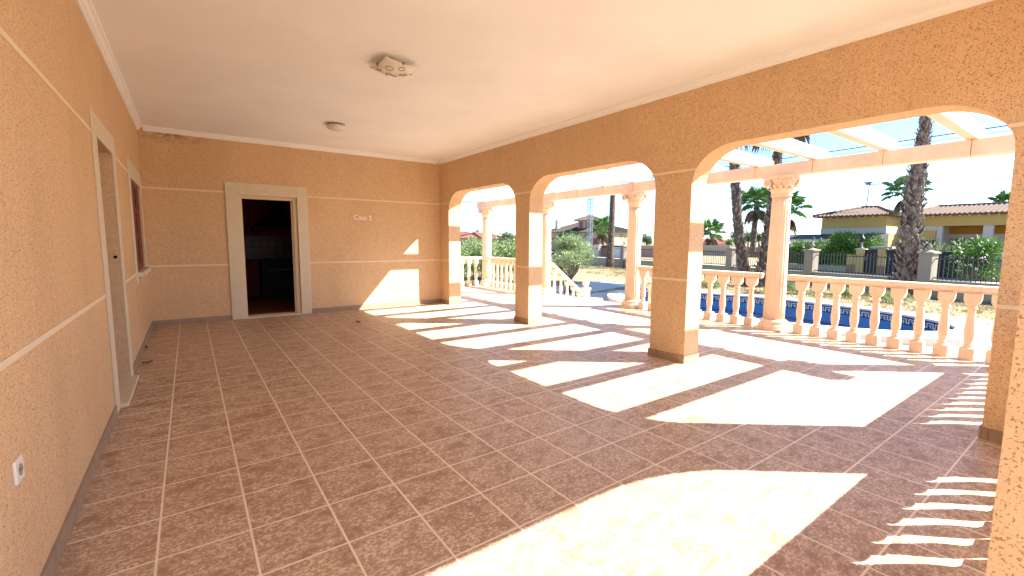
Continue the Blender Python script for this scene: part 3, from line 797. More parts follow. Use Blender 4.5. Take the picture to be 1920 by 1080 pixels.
px_palm('slender bare palm trunk right of the lattice mast', [(1143, 503, 19), (1145, 460, 15), (1147, 420, 13), (1149, 367, 11)], (1143, 503), 6.0, 1.5, .5, bsize=.10)
px_palm('distant palm with a full green crown between the two leaning trunks', [(1411, 470, 12), (1414, 430, 11), (1419, 385, 10)], (1411, 470), .3, 1.0, .8, 8, dist_ax=('x', 36), nfr=20)
px_palm('distant palm whose crown shows behind the nearest column capital', [(1462, 470, 11), (1466, 430, 10), (1471, 398, 10)], (1462, 470), .2, 1.0, .8, 6, dist_ax=('x', 35), nfr=18)
px_palm('palm crown peeping out behind the thickest palm trunk', [(1700, 470, 12), (1700, 410, 11), (1699, 360, 10)], (1700, 470), .1, .8, .8, 5, dist_ax=('x', 37), nfr=16)
px_palm('small palm crown above the right end of the villa roof', [(1893, 470, 11), (1893, 430, 10), (1893, 386, 9)], (1893, 470), .1, .85, .8, 4, dist_ax=('x', 52), nfr=16)
px_palm('drooping palm beside the distant red and cream villa', [(1131, 470, 8), (1129, 440, 7), (1127, 428, 7)], (1131, 470), .1, 1.5, .4, 4, dist_ax=('x', 50), nfr=16)
px_palm('round headed palm alone in the distance left of the fence post', [(1338, 462, 7), (1336, 448, 6), (1331, 436, 6)], (1338, 462), .1, 2.2, .4, 3, dist_ax=('x', 85), nfr=16)

# olive tree at the foot of the steps
ob = at(1066, 549, 'z', ZG); ol = thing('olive_tree', 'round olive tree with forked trunk behind the sloping balustrade', 'tree', ob)
mb = MB()
mb.tube([(0, 0, -.05), (.02, 0, .25), (.0, .02, .55)], [.19, .15, .13], 10)
for a, l in ((.4, .9), (2.4, 1.0), (4.4, .85), (5.6, .7)):
    d = Vector((math.cos(a), math.sin(a), 0)); mb.tube([(0, .02, .5), d*.28+Vector((0, 0, .85)), d*.55*l+Vector((0, 0, 1.25)), d*.75*l+Vector((0, 0, 1.6))], [.10, .075, .05, .02], 8)
mb.build('trunk', 'bark', ol)
cl = []
for i in range(46):
    a = rnd.uniform(0, 6.28); q = math.sqrt(rnd.random()); z = rnd.uniform(-1, 1); q *= math.sqrt(max(.1, 1-z*z))
    cl.append(((q*.88*math.cos(a), q*.88*math.sin(a), 1.45+z*.52), (.30, .30, .24)))
mb = MB(); leaf_clumps(mb, cl, 210, .10, .026, .15); mb.build('crown', 'oliveleaf', ol)
cb = at(1066, 500, 'x', 19); cb.z = ZG
ct = thing('citrus_tree', 'dark green leafy tree behind the olive tree', 'tree', cb)
MB().tube([(0, 0, -.05), (.03, 0, .8), (0, .05, 1.5)], [.12, .09, .06], 8).build('trunk', 'bark', ct)
cl = [((math.cos(i*2.4)*rnd.uniform(.1, .95), math.sin(i*2.4)*rnd.uniform(.1, .68), rnd.uniform(1.0, 2.2)), (.38, .38, .34)) for i in range(24)]
mb = MB(); leaf_clumps(mb, cl, 130, .15, .08, .3); mb.build('crown', 'darkleaf', ct)
# hedge beyond the far balustrade: each shrub on its own
labs = ['leftmost oleander shrub seen through the farthest arch', 'oleander shrub just left of the farthest column', 'oleander shrub directly behind the farthest column', 'darker shrub right of the farthest column', 'last shrub of the hedge beside the narrow pillar']
for i, px in enumerate((858, 884, 912, 938, 966)):
    p = at(px, 520, 'y', 19.0 + (i % 2)*.8); p.z = ZG
    bush('shrub', labs[i], 'shrub', p, (1.25, 1.1, 1.85 + .12*(i % 3)), 'greyleaf' if i != 3 else 'hedgeleaf', 20, 170, .16, .045, 'hedge of shrubs beyond the far balustrade')
# dry grass and straw tufts
mb = MB()
tufts = [(rnd.uniform(-2.5, 26), -rnd.uniform(.3, 5.4), rnd.uniform(.25, .9), rnd.uniform(.05, .17)) for _ in range(150)]
for i in range(6500):
    ta, to_, tr_, th_ = tufts[int(rnd.random()**1.3*150)] if rnd.random() < .85 else (rnd.uniform(-2.5, 26), -rnd.uniform(.2, 5.4), .5, .06)
    p = FA+fd*(ta+rnd.gauss(0, tr_))+fn*min(-.15, to_+rnd.gauss(0, tr_*.6))
    if ((p.x-PC.x)/(PA+1.0))**2+((p.y-PC.y)/(PB+1.0))**2 < 1: continue
    h = th_*rnd.uniform(.5, 1.4)
    for j in range(4):
        q = Vector((p.x+rnd.uniform(-.08, .08), p.y+rnd.uniform(-.08, .08), ZG)); d = Vector((rnd.uniform(-1.2, 1.2), rnd.uniform(-1.2, 1.2), 1))
        leaf_quad(mb, q, d, h, .02)
o = mb.build('dry_grass', 'straw'); o['kind'] = 'stuff'
labs = ['weedy grass tuft by the pool, left of the leaning palms', 'weed clump at the foot of the garden wall behind the nearest column', 'broad yellow green weed clump beyond the middle of the pool', 'low weed patch beyond the right end of the pool']
for i, (px, py) in enumerate(((1330, 540), (1482, 545), (1590, 558), (1665, 568))):
    p = at(px, py, 'z', ZG)
    bush('weed_clump', labs[i], 'weeds', p, (.55, .7, .30), 'paleleaf', 10, 60, .14, .03, 'weed clumps on the dry ground', False)

# ------------------------------------------------------------------ yellow villa across the street
def barrel_roof(mb, corners, ridge, step=.24, r=.075):
    """rows of barrel tiles on a planar face: eave edge corners[0]->corners[1], top edge ridge[0]->ridge[1]"""
    a, b = Vector(corners[0]), Vector(corners[1]); c, d = Vector(ridge[0]), Vector(ridge[1])
    e = (b-a).normalized(); nrm = (b-a).cross(c-a).normalized()
    if nrm.z < 0: nrm = -nrm
    upd = nrm.cross(e)
    if upd.z < 0: upd = -upd
    H = (c-a).dot(upd); w = (b-a).length; cl_, dl = (c-a).dot(e), (d-a).dot(e); n = int(w/step)
    for i in range(n):
        u = (i+.5)*w/n
        if u < cl_: h = H*u/max(cl_, 1e-6)
        elif u > dl: h = H*(w-u)/max(w-dl, 1e-6)
        else: h = H
        if h < .1: continue
        p = a+e*u; q = p+upd*h
        sec = [(-r, 0), (-r*.6, r*.75), (r*.6, r*.75), (r, 0)]
        vs = [m_+e*x+nrm*(y+.004) for m_ in (p-upd*.05, q) for x, y in sec]
        mb.add(vs, [(0, 1, 5, 4), (1, 2, 6, 5), (2, 3, 7, 6), (0, 1, 2, 3), (4, 5, 6, 7)])
def hip(o, name, x0, x1, y0, y1, z, h, ridge, mat='rtile', step=.26, along_y=True, inset=None):
    """hip roof slab + barrel tiles. ridge: (a, b) along the long axis"""
    xm, ym = (x0+x1)/2, (y0+y1)/2
    if along_y: r0_, r1_ = (xm, ridge[0], z+h), (xm, ridge[1], z+h)
    else: r0_, r1_ = (ridge[0], ym, z+h), (ridge[1], ym, z+h)
    A, B, C, D = (x0, y0, z), (x1, y0, z), (x1, y1, z), (x0, y1, z)
    low = [(p[0], p[1], z-.09) for p in (A, B, C, D)]
    mb = MB().add([A, B, C, D, r0_, r1_]+low,
                  ([(0, 1, 4), (1, 2, 5, 4), (2, 3, 5), (3, 0, 4, 5)] if along_y else [(0, 1, 5, 4), (1, 2, 5), (2, 3, 4, 5), (3, 0, 4)])
                  + [(0, 1, 7, 6), (1, 2, 8, 7), (2, 3, 9, 8), (3, 0, 6, 9), (6, 7, 8, 9)])
    ro = mb.build(name, mat, o)
    tb = MB()
    if along_y:
        barrel_roof(tb, (A, D), (r0_, r1_), step); barrel_roof(tb, (A, B), (r0_, r0_), step); barrel_roof(tb, (D, C), (r1_, r1_), step)
    else:
        barrel_roof(tb, (A, B), (r0_, r1_), step); barrel_roof(tb, (A, D), (r0_, r0_), step); barrel_roof(tb, (B, C), (r1_, r1_), step)
    tb.build('roof_tiles', mat, ro)
    rt_ = MB()
    for p, q in ((A, r0_), (D, r1_ if along_y else r0_), (r0_, r1_)) + (((B, r1_),) if not along_y else ()):
        rt_.tube([Vector(p)+Vector((0, 0, .04)), Vector(q)+Vector((0, 0, .04))], .11, 6)
    rt_.build('ridge_tiles', mat, ro)
    return ro
X1 = 42.0
vl = thing('villa', 'yellow villa with white band and tiled hip roofs beyond the garden fence', 'house', (X1, 10, ZG))
def vx(mb, x0, x1, y0, y1, z0, z1): return mb.box(x0-X1, x1-X1, y0-10, y1-10, z0-ZG, z1-ZG)
mb = MB(); vx(mb, 42.0, 47, 10.85, 15.0, ZG-.05, 2.06); vx(mb, 42.0, 47, 10.85, 15.0, 2.47, 3.32); vx(mb, 46, 52, -4, 10.845, 2.63, 3.40); vx(mb, 46, 52, 8.9, 10.845, ZG-.05, 2.3)
mb.build('yellow_wall', 'ywall', vl)
mb = MB(); vx(mb, 41.97, 47, 10.82, 15.03, 2.06, 2.47); vx(mb, 45.97, 52, 8.87, 10.81, 2.301, 2.629); mb.build('white_band', 'wband', vl)
mb = MB(); vx(mb, 48.0, 52, -4, 8.86, ZG-.05, 2.629); mb.build('porch_wall', 'wband', vl)
for y0, y1 in ((8.55, 8.86), (5.95, 6.45), (.2, .7)):
    mb = MB(); vx(mb, 45.95, 46.42, y0, y1, ZG-.05, 2.62); mb.build('porch_pillar', 'wband', vl)
mb = MB(); vx(mb, 47.9, 47.99, 1, 8.5, 2.05, 2.60); mb.build('ochre_lintel', 'orange_under', vl)
def vwin(y0, y1, z0, z1, x=47.99, curtain=False):
    f = MB(); g = .09
    for a, b, c, d in ((y0, y1, z1-g, z1), (y0, y1, z0, z0+g), (y0, y0+g, z0+g, z1-g), (y1-g, y1, z0+g, z1-g), ((y0+y1)/2-.04, (y0+y1)/2+.04, z0+g, z1-g)): vx(f, x-.08, x, a, b, c, d)
    fo = f.build('window', 'fascia', vl)
    p = MB(); vx(p, x-.03, x-.012, y0+g, y1-g, z0+g, z1-g); p.build('pane', 'curtain' if curtain else 'darkglass', fo)
vwin(8.75-.05, 9.75, .3, 1.7, 45.98); vwin(7.3, 8.45, .2, 1.75); vwin(5.9, 7.1, .2, 1.75, curtain=True)
hip(vl, 'hip_roof', 41.45-X1, 47.5-X1, .35, 5.45, 3.42-ZG, .72, (2.1, 3.2))
hip(vl, 'main_roof', 45.5-X1, 53-X1, -15, .9, 3.50-ZG, .75, (-14, -.4))
mb = MB()
for i in range(9): vx(mb, 41.6, 42.0, 11.1+i*.45, 11.2+i*.45, 3.24, 3.325)
for i in range(22): vx(mb, 45.6, 46.0, .4+i*.48, .5+i*.48, 3.32, 3.405)
mb.build('eave_brackets', 'wband', vl)
# low dark roof in front of the left wing
mb = MB(); z0, z1 = 1.36, 2.02
mb.add([(38.6-X1, .65, z0-ZG), (38.6-X1, 7.2, z0-ZG), (41.96-X1, 7.2, z1-ZG), (41.96-X1, .65, z1-ZG), (38.6-X1, .65, z0-.32-ZG), (38.6-X1, 7.2, z0-.32-ZG), (41.96-X1, 7.2, z0-.32-ZG), (41.96-X1, .65, z0-.32-ZG)],
       [(0, 1, 2, 3), (4, 5, 6, 7), (1, 2, 6, 5), (3, 0, 4, 7), (2, 3, 7, 6)])
mb.build('low_roof', 'rtile_dark', vl)
mb = MB(); vx(mb, 38.56, 38.6, 10.65, 17.2, z0-.33, z0-.002); mb.build('roof_fascia', 'fascia', vl)
mb = MB(); vx(mb, 40.5, 41.99, 10.9, 17, ZG-.05, 1.035); vx(mb, 39.0, 39.3, 10.7, 11.0, ZG-.05, 1.035); mb.build('annex_wall', 'ywall', vl)
mb = MB(); q = at(1624, 388, 'x', 44.4); an0 = Vector((q.x-X1, q.y-10, q.z-ZG))
mb.tube([an0-Vector((0, 0, .4)), an0+Vector((.0, -.1, 1.9))], .035, 6); tp = an0+Vector((0, -.1, 1.75))
mb.tube([tp-Vector((0, -.3, 0)), tp+Vector((0, -1.6, -.05))], .03, 6)
for k in range(7): mb.tube([tp+Vector((0, .2-.26*k, -.25)), tp+Vector((0, .2-.26*k, .22))], .014, 5)
mb.lathe([(.02, 1.85), (.30, 1.98), (.33, 2.02)], 10, (an0.x, an0.y, an0.z-.1))
mb.build('roof_aerial', 'galv', vl)

# street wall of the villa: piers, gates, hedges
XS = 33.0
sw_ = thing('street_wall', 'yellow street wall with stone base and pale piers before the villa', 'wall', (XS, 8, ZG))
def seg(pxa, pxb, z0, z1, mat, name, d0=-.12, d1=.12):
    a, b = at(pxa, 480, 'x', XS), at(pxb, 480, 'x', XS); y0, y1 = min(a.y, b.y), max(a.y, b.y)
    return MB().box(d0, d1, y0-8, y1-8, z0-ZG, z1-ZG).build(name, mat, sw_, .01)
seg(1646, 1661, ZG-.05, .05, 'brick', 'stone_base'); seg(1646, 1661, .052, 1.02, 'ywall', 'wall_panel')
seg(1590, 1617, ZG-.05, .05, 'brick', 'stone_base'); seg(1590, 1617, .052, .62, 'ywall', 'wall_panel')
seg(1480, 1589, ZG-.05, -.05, 'fwall', 'low_wall'); seg(1801, 1990, ZG-.05, -.05, 'fwall', 'low_wall')
seg(1699, 1739, ZG-.05, .75, 'creamwall', 'pier_panel', -.2, .2)
MB().box(-.3, .3, at(1654, 480, 'x', XS).y-8-.5, at(1654, 480, 'x', XS).y-8+.5, 1.63, 1.75).build('letterbox_cap', 'fascia', sw_, .01)
def gate(pxa, pxb, label, ztop=.95):
    a, b = at(pxa, 480, 'x', XS), at(pxb, 480, 'x', XS); y0, y1 = b.y, a.y
    o = thing('gate', label, 'gate', (XS, (y0+y1)/2, ZG), 0, 'black sheet gates of the yellow villa')
    w = (y1-y0)/2
    MB().box(-.03, .03, -w+.03, w-.03, .06, ztop-ZG).build('panel', 'gate', o)
    mb = MB().box(-.045, .045, -w, -w+.06, 0, ztop-ZG+.04).box(-.045, .045, w-.06, w, 0, ztop-ZG+.04)
    n = int(2*w/.16)
    for i in range(n):
        y = -w+.1+(2*w-.2)*i/max(1, n-1); mb.box(-.012, .012, y-.012, y+.012, ztop-ZG-.05, ztop-ZG+.17)
    mb.build('spikes', 'iron', o)
    MB().box(-.055, -.032, w-.22, w-.12, .95, 1.15).build('handle', 'galv', o)
gate(1618, 1645, 'narrow black gate with spikes between the yellow wall panels')
gate(1662, 1698, 'black gate half hidden behind the thickest palm trunk')
gate(1740, 1800, 'wide black driveway gate right of the thickest palm', .90)
def px_bush(px, x, rad, mat, label, zb=ZG, **k):
    p = at(px, 490, 'x', x); p.z = zb; return bush('hedge_bush', label, 'bush', p, rad, mat, group='garden bushes of the yellow villa', **k)
px_bush(1600, 34.6, (1.3, 1.75, 2.55), 'hedgeleaf', 'largest bright green bush left of the narrow black gate', n=30, per=300, size=.15, w=.07)
px_bush(1535, 34.8, (1.2, 1.5, 2.15), 'hedgeleaf', 'bright green bush behind the pale fence post', n=22, per=240, size=.15, w=.07)
px_bush(1487, 34.6, (1.0, 1.2, 2.1), 'hedgeleaf', 'green bush with pink blossom just right of the nearest column', n=18, per=220, size=.15, w=.07)
px_bush(1835, 32.2, (.9, 1.25, 2.15), 'hedgeleaf', 'green bush with pale flowers right of the wide black gate', n=18, per=150, size=.18, w=.07)
px_bush(1775, 35.5, (.9, 1.35, 2.15), 'paleleaf', 'feathery pale bush showing above the wide black gate', n=16, per=150, size=.22, w=.04)
for px, py, x, lb in ((1488, 462, 33.4, 'pink'), (1828, 476, 31.1, 'pale'), (1810, 500, 31.1, 'dusky')):
    c = at(px, py, 'x', x); mb = MB(); leaf_clumps(mb, [((0, rnd.uniform(-.6, .6), rnd.uniform(-.3, .3)), .10) for _ in range(5)], 4, .10, .08, .2)
    o = mb.build('blossom', 'flower', None, 0, c); tag(o, {'pink': 'pink blossom spray on the bush beside the nearest column', 'pale': 'pale blossom heads on the bush right of the driveway gate', 'dusky': 'low blossom heads at the railing by the driveway gate'}[lb], 'blossom')
# figures on the wall piers, built as plain lanterns
def pier_figure(px, x, z, label):
    p = at(px, 470, 'x', x); o = thing('wall_figure', label, 'figure', (p.x, p.y, z), 0, 'figures on the villa street wall')
    MB().lathe([(.13, 0), (.15, .04), (.05, .08), (.04, .3), (.09, .34), (.09, .37)], 10).build('pedestal', 'fascia', o)
    MB().lathe([(.10, .372), (.15, .62), (.12, .66), (.05, .75), (.015, .86)], 8).build('lamp', 'iron', o)  # upper part of the figure, simplified to a lantern form
pier_figure(1615, 33, 1.0, 'small dark figure on the wall left of the narrow gate'); pier_figure(1828, 33, .95, 'dark figure beside the driveway gate hedge')
MB_ = MB().box(-.18, .18, -.35, .35, -1.6-.05+0, 0)
o = thing('gate_pier', 'yellow pier carrying the small dark figure', 'pier', (33, at(1615, 470, 'x', 33).y, ZG))
MB().box(-.2, .2, -.2, .2, -.05, 1.55).build('shaft', 'ywall', o, .01); MB().box(-.26, .26, -.26, .26, 1.552, 1.6).build('cap', 'wband', o, .01)
o = thing('gate_pier', 'pale pier carrying the figure at the driveway gate', 'pier', (33, at(1828, 470, 'x', 33).y, ZG))
MB().box(-.2, .2, -.2, .2, -.05, 1.5).build('shaft', 'wband', o, .01); MB().box(-.26, .26, -.26, .26, 1.502, 1.55).build('cap', 'wband', o, .01)

# ------------------------------------------------------------------ further off
# red and cream villa with a lookout turret
XV = 60.0
v2 = thing('villa', 'distant cream and red villa with a square lookout turret', 'house', (XV, 62, ZG))
def v2b(mb, x0, x1, y0, y1, z0, z1): return mb.box(x0-XV, x1-XV, y0-62, y1-62, z0-ZG, z1-ZG)
mb = MB(); v2b(mb, 60, 70, 55.8, 70.5, ZG-.05, 3.0); v2b(mb, 61.5, 65, 59.8, 63.2, 3.0, 5.3); mb.build('wall', 'creamwall', v2)
hip(v2, 'roof', -.7, 10.7, -6.8, 9.2, 3.05-ZG, 1.85, (-1.5, 5.5), 'greyroof', .4)
hip(v2, 'turret_roof', .9, 5.6, -2.75, 1.75, 5.3-ZG, 1.0, (-.6, -.4), 'rtile', .35)
for b_ in ((61.42, 61.49, 60.15, 61.05, 3.9, 5.0), (61.42, 61.49, 61.85, 62.75, 3.9, 5.0), (59.93, 59.99, 56.5, 58.1, ZG, 1.9), (59.93, 59.99, 68, 69.6, .6, 1.9), (59.93, 59.99, 63.9, 65.2, .6, 1.9)):
    mb = MB(); v2b(mb, *b_); mb.build('shutter', 'redpaint', v2)
mb = MB(); v2b(mb, 59.3, 59.92, 55.2, 58.8, ZG-.05, .9); mb.build('red_porch', 'redpaint', v2)
mb = MB()
for k in range(14):
    a0, a1 = math.pi*k/14, math.pi*(k+1)/14
    mb.bar((-.05, 57.3-62+1.05*math.cos(a0), 1.9-ZG+1.05*math.sin(a0)), (-.05, 57.3-62+1.05*math.cos(a1), 1.9-ZG+1.05*math.sin(a1)), .1, .3, Vector((1, 0, 0)))
mb.build('arch_moulding', 'pinkwall', v2)
mb = MB(); v2b(mb, 61.5, 62.2, 69, 69.8, 3.2, 5.6); mb.build('chimney', 'wband', v2)
# lattice mast
mp = at(1105, 470, 'x', 40); mast = thing('lattice_mast', 'thin steel lattice mast beside the distant turret', 'mast', (mp.x, mp.y, ZG))
H_ = at(1105, 330, 'x', 40).z-ZG; wb = .23; mb = MB()
for sx in (-1, 1):
    for sy in (-1, 1): mb.bar((sx*wb, sy*wb, 0), (sx*wb, sy*wb, H_), .05, .05, Vector((1, 0, 0)))
nb = int(H_/.46)
for i in range(nb):
    z0, z1 = H_*i/nb, H_*(i+1)/nb; s_ = 1 if i % 2 else -1
    for q in (-1, 1):
        mb.bar((q*wb, -s_*wb, z0), (q*wb, s_*wb, z1), .035, .035, Vector((1, 0, 0))); mb.bar((-s_*wb, q*wb, z0), (s_*wb, q*wb, z1), .035, .035, Vector((0, 1, 0)))
        mb.bar((q*wb, -wb, z1), (q*wb, wb, z1), .04, .04); mb.bar((-wb, q*wb, z1), (wb, q*wb, z1), .04, .04)
mb.build('lattice', 'galv', mast); MB().box(-.5, .5, -.5, .5, -.05, .3).build('foot', 'paving', mast)
# dark gate with a pale notice, piers, salmon wall across the street
def wall_px(name, label, cat, pxa, pxb, x, ztop, mat, th=.3, cap=None, zb=ZG-.05):
    a, b = at(pxa, 480, 'x', x), at(pxb, 480, 'x', x); y0, y1 = min(a.y, b.y), max(a.y, b.y)
    o = thing(name, label, cat, (x, (y0+y1)/2, ZG)); w = (y1-y0)/2
    MB().box(0, th, -w, w, zb-ZG, ztop-ZG).build('panel' if name == 'gate' else 'wall_panel', mat, o)
    if cap: MB().box(-.08, th+.08, -w, w, ztop-ZG+.002, ztop-ZG+.14).build('cap', cap, o)
    return o, w
zt = lambda px, py, x: at(px, py, 'x', x).z
go, w = wall_px('gate', 'dark maroon double gate with a pale notice behind the slender palm', 'gate', 1124, 1170, 44, zt(1150, 460, 44), 'redpaint', .1)
MB().box(-.03, -.002, -.9*w, .9*w, 1.1, zt(1150, 460, 44)-ZG-.12).build('sheet', 'gate', go)
sg = at(1158, 473, 'x', 43.9)
MB().box(-.06, -.032, sg.y-go.location.y-.7, sg.y-go.location.y+.7, sg.z-ZG-.62, sg.z-ZG+.62).build('notice', 'white_plastic', go)
for px, lb in ((1120, 'pale pier left of the maroon gate'), (1174, 'pale pier right of the maroon gate')):
    p = at(px, 480, 'x', 43.6); o = thing('gate_pier', lb, 'pier', (p.x, p.y, ZG)); zt_ = zt(px, 461, 43.6)-ZG
    MB().box(-.25, .25, -.42, .42, -.05, zt_).build('shaft', 'wband', o); MB().box(-.32, .32, -.5, .5, zt_+.002, zt_+.15).build('cap', 'creamwall', o)
wall_px('garden_wall', 'salmon wall with tiled coping right of the maroon gate', 'wall', 1176, 1196, 44.5, zt(1185, 449, 44.5), 'pinkwall', .3, 'rtile')
wall_px('garden_wall', 'long cream wall in the distance left of the widest pillar', 'wall', 1198, 1300, 48, zt(1212, 460, 48), 'creamwall', .3)
wall_px('garden_wall', 'cream boundary wall seen between the widest pillar and the leaning palm', 'wall', 1300, 1368, 62, zt(1335, 460, 62), 'creamwall', .3)
wall_px('garden_wall', 'brown boundary wall behind the two leaning palms', 'wall', 1369, 1480, 60, zt(1400, 463, 60), 'brick', .3)
h3 = thing('house', 'low far house with a long red roof beyond the cream wall', 'house', (95, 62, ZG))
p = at(1300, 455, 'x', 95); q = at(1340, 455, 'x', 95); yc = (p.y+q.y)/2-62; hw = abs(p.y-q.y)/2
MB().box(0, 8, yc-hw, yc+hw, -.05, zt(1320, 456, 95)-ZG).build('wall', 'creamwall', h3)
hip(h3, 'roof', -.6, 8.6, yc-hw-.6, yc+hw+.6, zt(1320, 456, 95)-ZG, 1.2, (yc-hw*.4, yc+hw*.4), 'redpaint', .5)
# stand of tall trees far away and single trees
def far_tree(px, x, ytop, hw_px, label, mat='darkleaf', n=18, per=110, name='tree'):
    p = at(px, 470, 'x', x); zt_ = zt(px, ytop, x)-ZG; w = (at(px-hw_px, 470, 'x', x)-at(px+hw_px, 470, 'x', x)).length/2
    o = thing(name, label, 'tree', (p.x, p.y, ZG), 0, 'distant trees')
    MB().tube([(0, 0, -.05), (0, 0, zt_*.4), (.05, 0, zt_*.75)], [.2, .15, .06], 6).build('trunk', 'bark', o)
    cl = [((rnd.uniform(-.6, .6)*w, rnd.uniform(-.75, .75)*w, zt_*rnd.uniform(.45, .86)), (w*.38, w*.38, zt_*.15)) for _ in range(n)]
    mb = MB(); leaf_clumps(mb, cl, per, w*.16, w*.09, .3); mb.build('crown', mat, o)
for px, x, yt, hw_, lb in ((1384, 110, 429, 14, 'tall far tree at the left of the wooded clump behind the palms'), (1402, 115, 431, 14, 'tall far tree behind the leaning palm trunks'), (1372, 90, 448, 12, 'low bright tree in front of the far clump'),
        (1422, 112, 433, 12, 'tall far tree at the right of the wooded clump'), (1172, 70, 432, 9, 'round far tree above the salmon wall'), (1163, 66, 436, 8, 'smaller far tree left of the salmon wall'), (1212, 80, 437, 10, 'dark far tree above the long cream wall'),
        (1138, 64, 428, 9, 'far tree between the turret villa and the slender palm')):
    far_tree(px, x, yt, hw_, lb, 'hedgeleaf' if x in (90, 66) else 'darkleaf')
def far_tree_y(px, y, ytop, hw_px, label, mat='darkleaf'):
    p = at(px, 470, 'y', y); zt_ = at(px, ytop, 'y', y).z-ZG; w = (at(px-hw_px, 470, 'y', y)-at(px+hw_px, 470, 'y', y)).length/2
    o = thing('tree', label, 'tree', (p.x, p.y, ZG), 0, 'distant trees')
    MB().tube([(0, 0, -.05), (0, 0, zt_*.4), (.05, 0, zt_*.75)], [.2, .15, .06], 6).build('trunk', 'bark', o)
    cl = [((rnd.uniform(-.7, .7)*w, rnd.uniform(-.7, .7)*w, zt_*rnd.uniform(.42, .86)), (w*.36, w*.36, zt_*.15)) for _ in range(18)]
    mb = MB(); leaf_clumps(mb, cl, 110, w*.16, w*.09, .3); mb.build('crown', mat, o)
far_tree_y(949, 60, 432, 13, 'dark tree beside the far pale houses, right of the farthest column')
far_tree_y(893, 95, 428, 8, 'small far tree above the pale house roofs, left of the farthest column')
far_tree_y(970, 62, 440, 12, 'far tree mostly hidden by the narrow pillar')
def far_house(pxa, pxb, y, yeave, yridge, label, roof):
    a, b = at(pxa, 470, 'y', y), at(pxb, 470, 'y', y); w = abs(a.x-b.x)/2; ze = at(pxa, yeave, 'y', y).z-ZG; zr = at(pxa, yridge, 'y', y).z-ZG
    o = thing('house', label, 'house', ((a.x+b.x)/2, y, ZG), 0, 'pale houses in the distance')
    MB().box(-w, w, 0, 9, -.05, ze).build('wall', 'creamwall', o)
    hip(o, 'roof', -w-.5, w+.5, -.5, 9.5, ze+.005, zr-ze, (-w*.55, w*.55), roof, .5, False)
    wd = MB(); n = max(2, int(w/1.3))
    for i in range(n):
        x = -w*.8+1.6*w*i/(n-1); wd.box(x-.45, x+.45, -.05, -.01, ze*.42, ze*.75)
    for i in range(n):
        f = MB(); x = -w*.8+1.6*w*i/(n-1); f.box(x-.45, x+.45, -.05, -.01, ze*.42, ze*.75); f.build('window', 'darkglass', o)
far_house(862, 900, 75, 442, 434, 'far pale house with low roof left of the farthest column', 'pinkwall')
far_house(905, 942, 66, 446, 436, 'far house with pinkish roof right of the farthest column', 'pinkwall')
far_house(838, 872, 90, 440, 433, 'far pale house seen at the left edge of the farthest arch', 'creamwall')
# power cables
def cable(a, b, sag, label, r=.016):
    a, b = Vector(a), Vector(b); pts = [a.lerp(b, i/40)-Vector((0, 0, sag*4*(i/40)*(1-i/40))) for i in range(41)]
    tag(MB().tube(pts, r, 5).build('power_cable', 'wire'), label, 'cable', 'overhead power cables')
pa, pb = at(1353, 306, 'x', 26), at(1847, 233, 'x', 26); d = pa-pb
cable(pb-d*1.2, pa+d*3.2, .25, 'upper overhead power cable crossing the sky above the pergola', .022)
pa, pb = at(1353, 311, 'x', 26), at(1847, 241, 'x', 26); d = pa-pb
cable(pb-d*1.2, pa+d*3.2, .3, 'lower and thinner overhead power cable above the pergola', .010)

# ------------------------------------------------------------------ small things in the porch
lp = thing('ceiling_lamp', 'square curved glass ceiling lamp with brown ring pattern', 'ceiling lamp', (2.20, 4.25, ZC))
MB().lathe([(.10, -.001), (.10, -.03), (.09, -.04)], 20).build('mount', 'white_plastic', lp)
gl = MB(); n = 14; S_ = .172
def zc(u, v): return -.035 - .055*(1-(u*u+v*v)*.5)
vs = []
for lay in (0, .006):
    for i in range(n+1):
        for j in range(n+1):
            u, v = -1+2*i/n, -1+2*j/n; vs.append((S_*u, S_*v, zc(u, v)+lay))
m_ = (n+1)**2; fs = []
for i in range(n):
    for j in range(n):
        a = i*(n+1)+j; fs += [(a, a+1, a+n+2, a+n+1), (m_+a, m_+a+n+1, m_+a+n+2, m_+a+1)]
for i in range(n):
    for a, b in ((i, i+1), (n*(n+1)+i, n*(n+1)+i+1), (i*(n+1), (i+1)*(n+1)), (i*(n+1)+n, (i+1)*(n+1)+n)): fs.append((a, b, m_+b, m_+a))
gl.add(vs, fs, True); glo = gl.build('glass_shade', 'glass_lamp', lp)
rg = MB()
for u, v, r in ((-.45, -.3, .036), (.1, -.62, .03), (.55, .1, .036), (-.1, .5, .03), (.35, .7, .022), (-.7, .45, .022)):
    pts = [(S_*u+r*math.cos(a), S_*v+r*math.sin(a), zc(u+r*math.cos(a)/S_, v+r*math.sin(a)/S_)-.002) for a in (2*math.pi*k/20 for k in range(21))]
    rg.tube(pts, .0022, 5)
rg.build('ring_pattern', 'brown_ring', glo)
ck_ = MB()
for x, y in ((-1, 0), (1, 0), (0, -1), (0, 1)): ck_.box(S_*x-.007, S_*x+.007, S_*y-.007, S_*y+.007, zc(x, y)-.004, zc(x, y)+.02)
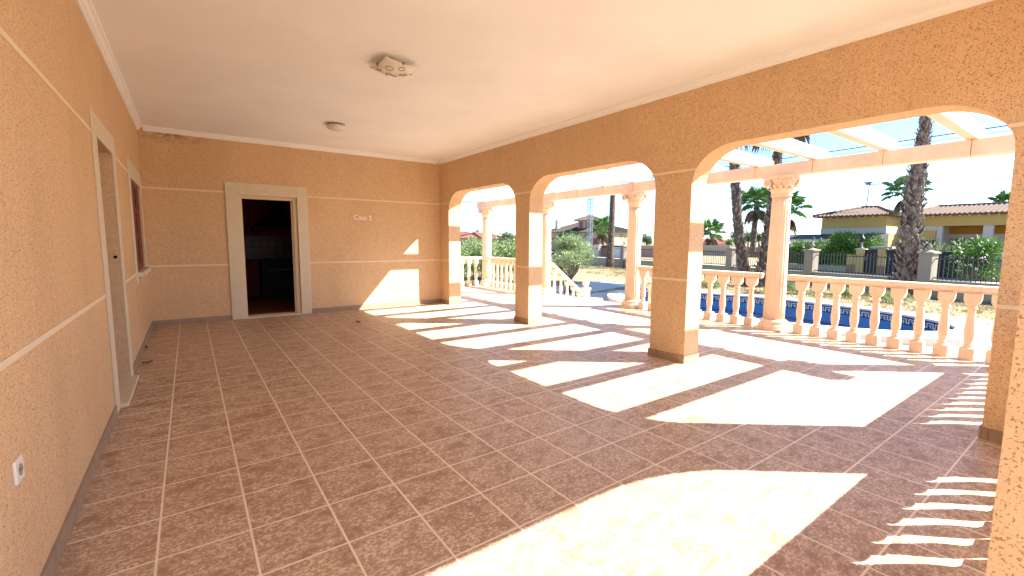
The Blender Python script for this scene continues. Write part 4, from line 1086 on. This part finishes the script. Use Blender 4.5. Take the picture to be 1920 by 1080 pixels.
ck_.build('clip', 'galv', lp)
lp.rotation_euler = (0, 0, R(6))
l2 = thing('ceiling_lamp', 'small round ceiling lamp nearer the kitchen door', 'ceiling lamp', (2.36, 6.93, ZC))
MB().lathe([(.12, -.001), (.12, -.025), (.11, -.03)], 28).build('mount', 'fascia', l2)
MB().lathe([(.135, -.028), (.142, -.035), (.130, -.058), (.10, -.08), (.055, -.092), (.005, -.096)], 28).build('glass_dome', 'glass_lamp', l2)
def socket(loc, rz, label, w=.082, n=1):
    o = thing('wall_socket', label, 'socket', loc, rz)
    MB().box(-w/2*n, w/2*n, -.010, 0, -.041, .041).build('plate', 'white_plastic', o, .003)
    for i in range(n):
        x = (i-(n-1)/2)*.072
        k = MB().lathe([(.021, 0), (.021, .002), (.017, .002), (.016, .0005)], 18); k.v = [(x+a, -.0102-c, b) for a, b, c in k.v]; k.build('socket_ring', 'fascia', o)
        k = MB()
        for s in (-.009, .009): k.tube([(x+s, -.0108, 0), (x+s, -.0125, 0)], .003, 8)
        k.build('pin_holes', 'dark_plastic', o)
socket((.0, 2.185, .555), R(90), 'white wall socket on the left wall near the camera')
socket((4.27, DY, .552), 0, 'pale double socket inside the sunlit patch on the far wall', .08, 2)
def dry_leaf(px, py, label, s=.05):
    p = at(px, py, 'z', .004); mb = MB(); n = 6; vs = []
    for i in range(n+1):
        u = -1+2*i/n; w = (1-u*u)*.4; vs += [(u*s, -w*s, .004+.012*u*u), (u*s, 0, .012+.01*u), (u*s, w*s, .003+.008*(1-u))]
    mb.add(vs, [(i*3+j, i*3+j+1, i*3+j+4, i*3+j+3) for i in range(n) for j in range(2)], True)
    o = mb.build('dry_leaf', 'dead', None, 0, p); o.rotation_euler = (0, 0, rnd.uniform(0, 6)); tag(o, label, 'leaf', 'dry leaves on the porch floor')
dry_leaf(274, 652, 'dry brown leaf on the tiles below the window', .045); dry_leaf(277, 680, 'larger dry brown leaf near the side doorstep', .05)
dry_leaf(672, 604, 'dry leaf on the tiles in front of the sunlit wall', .07)
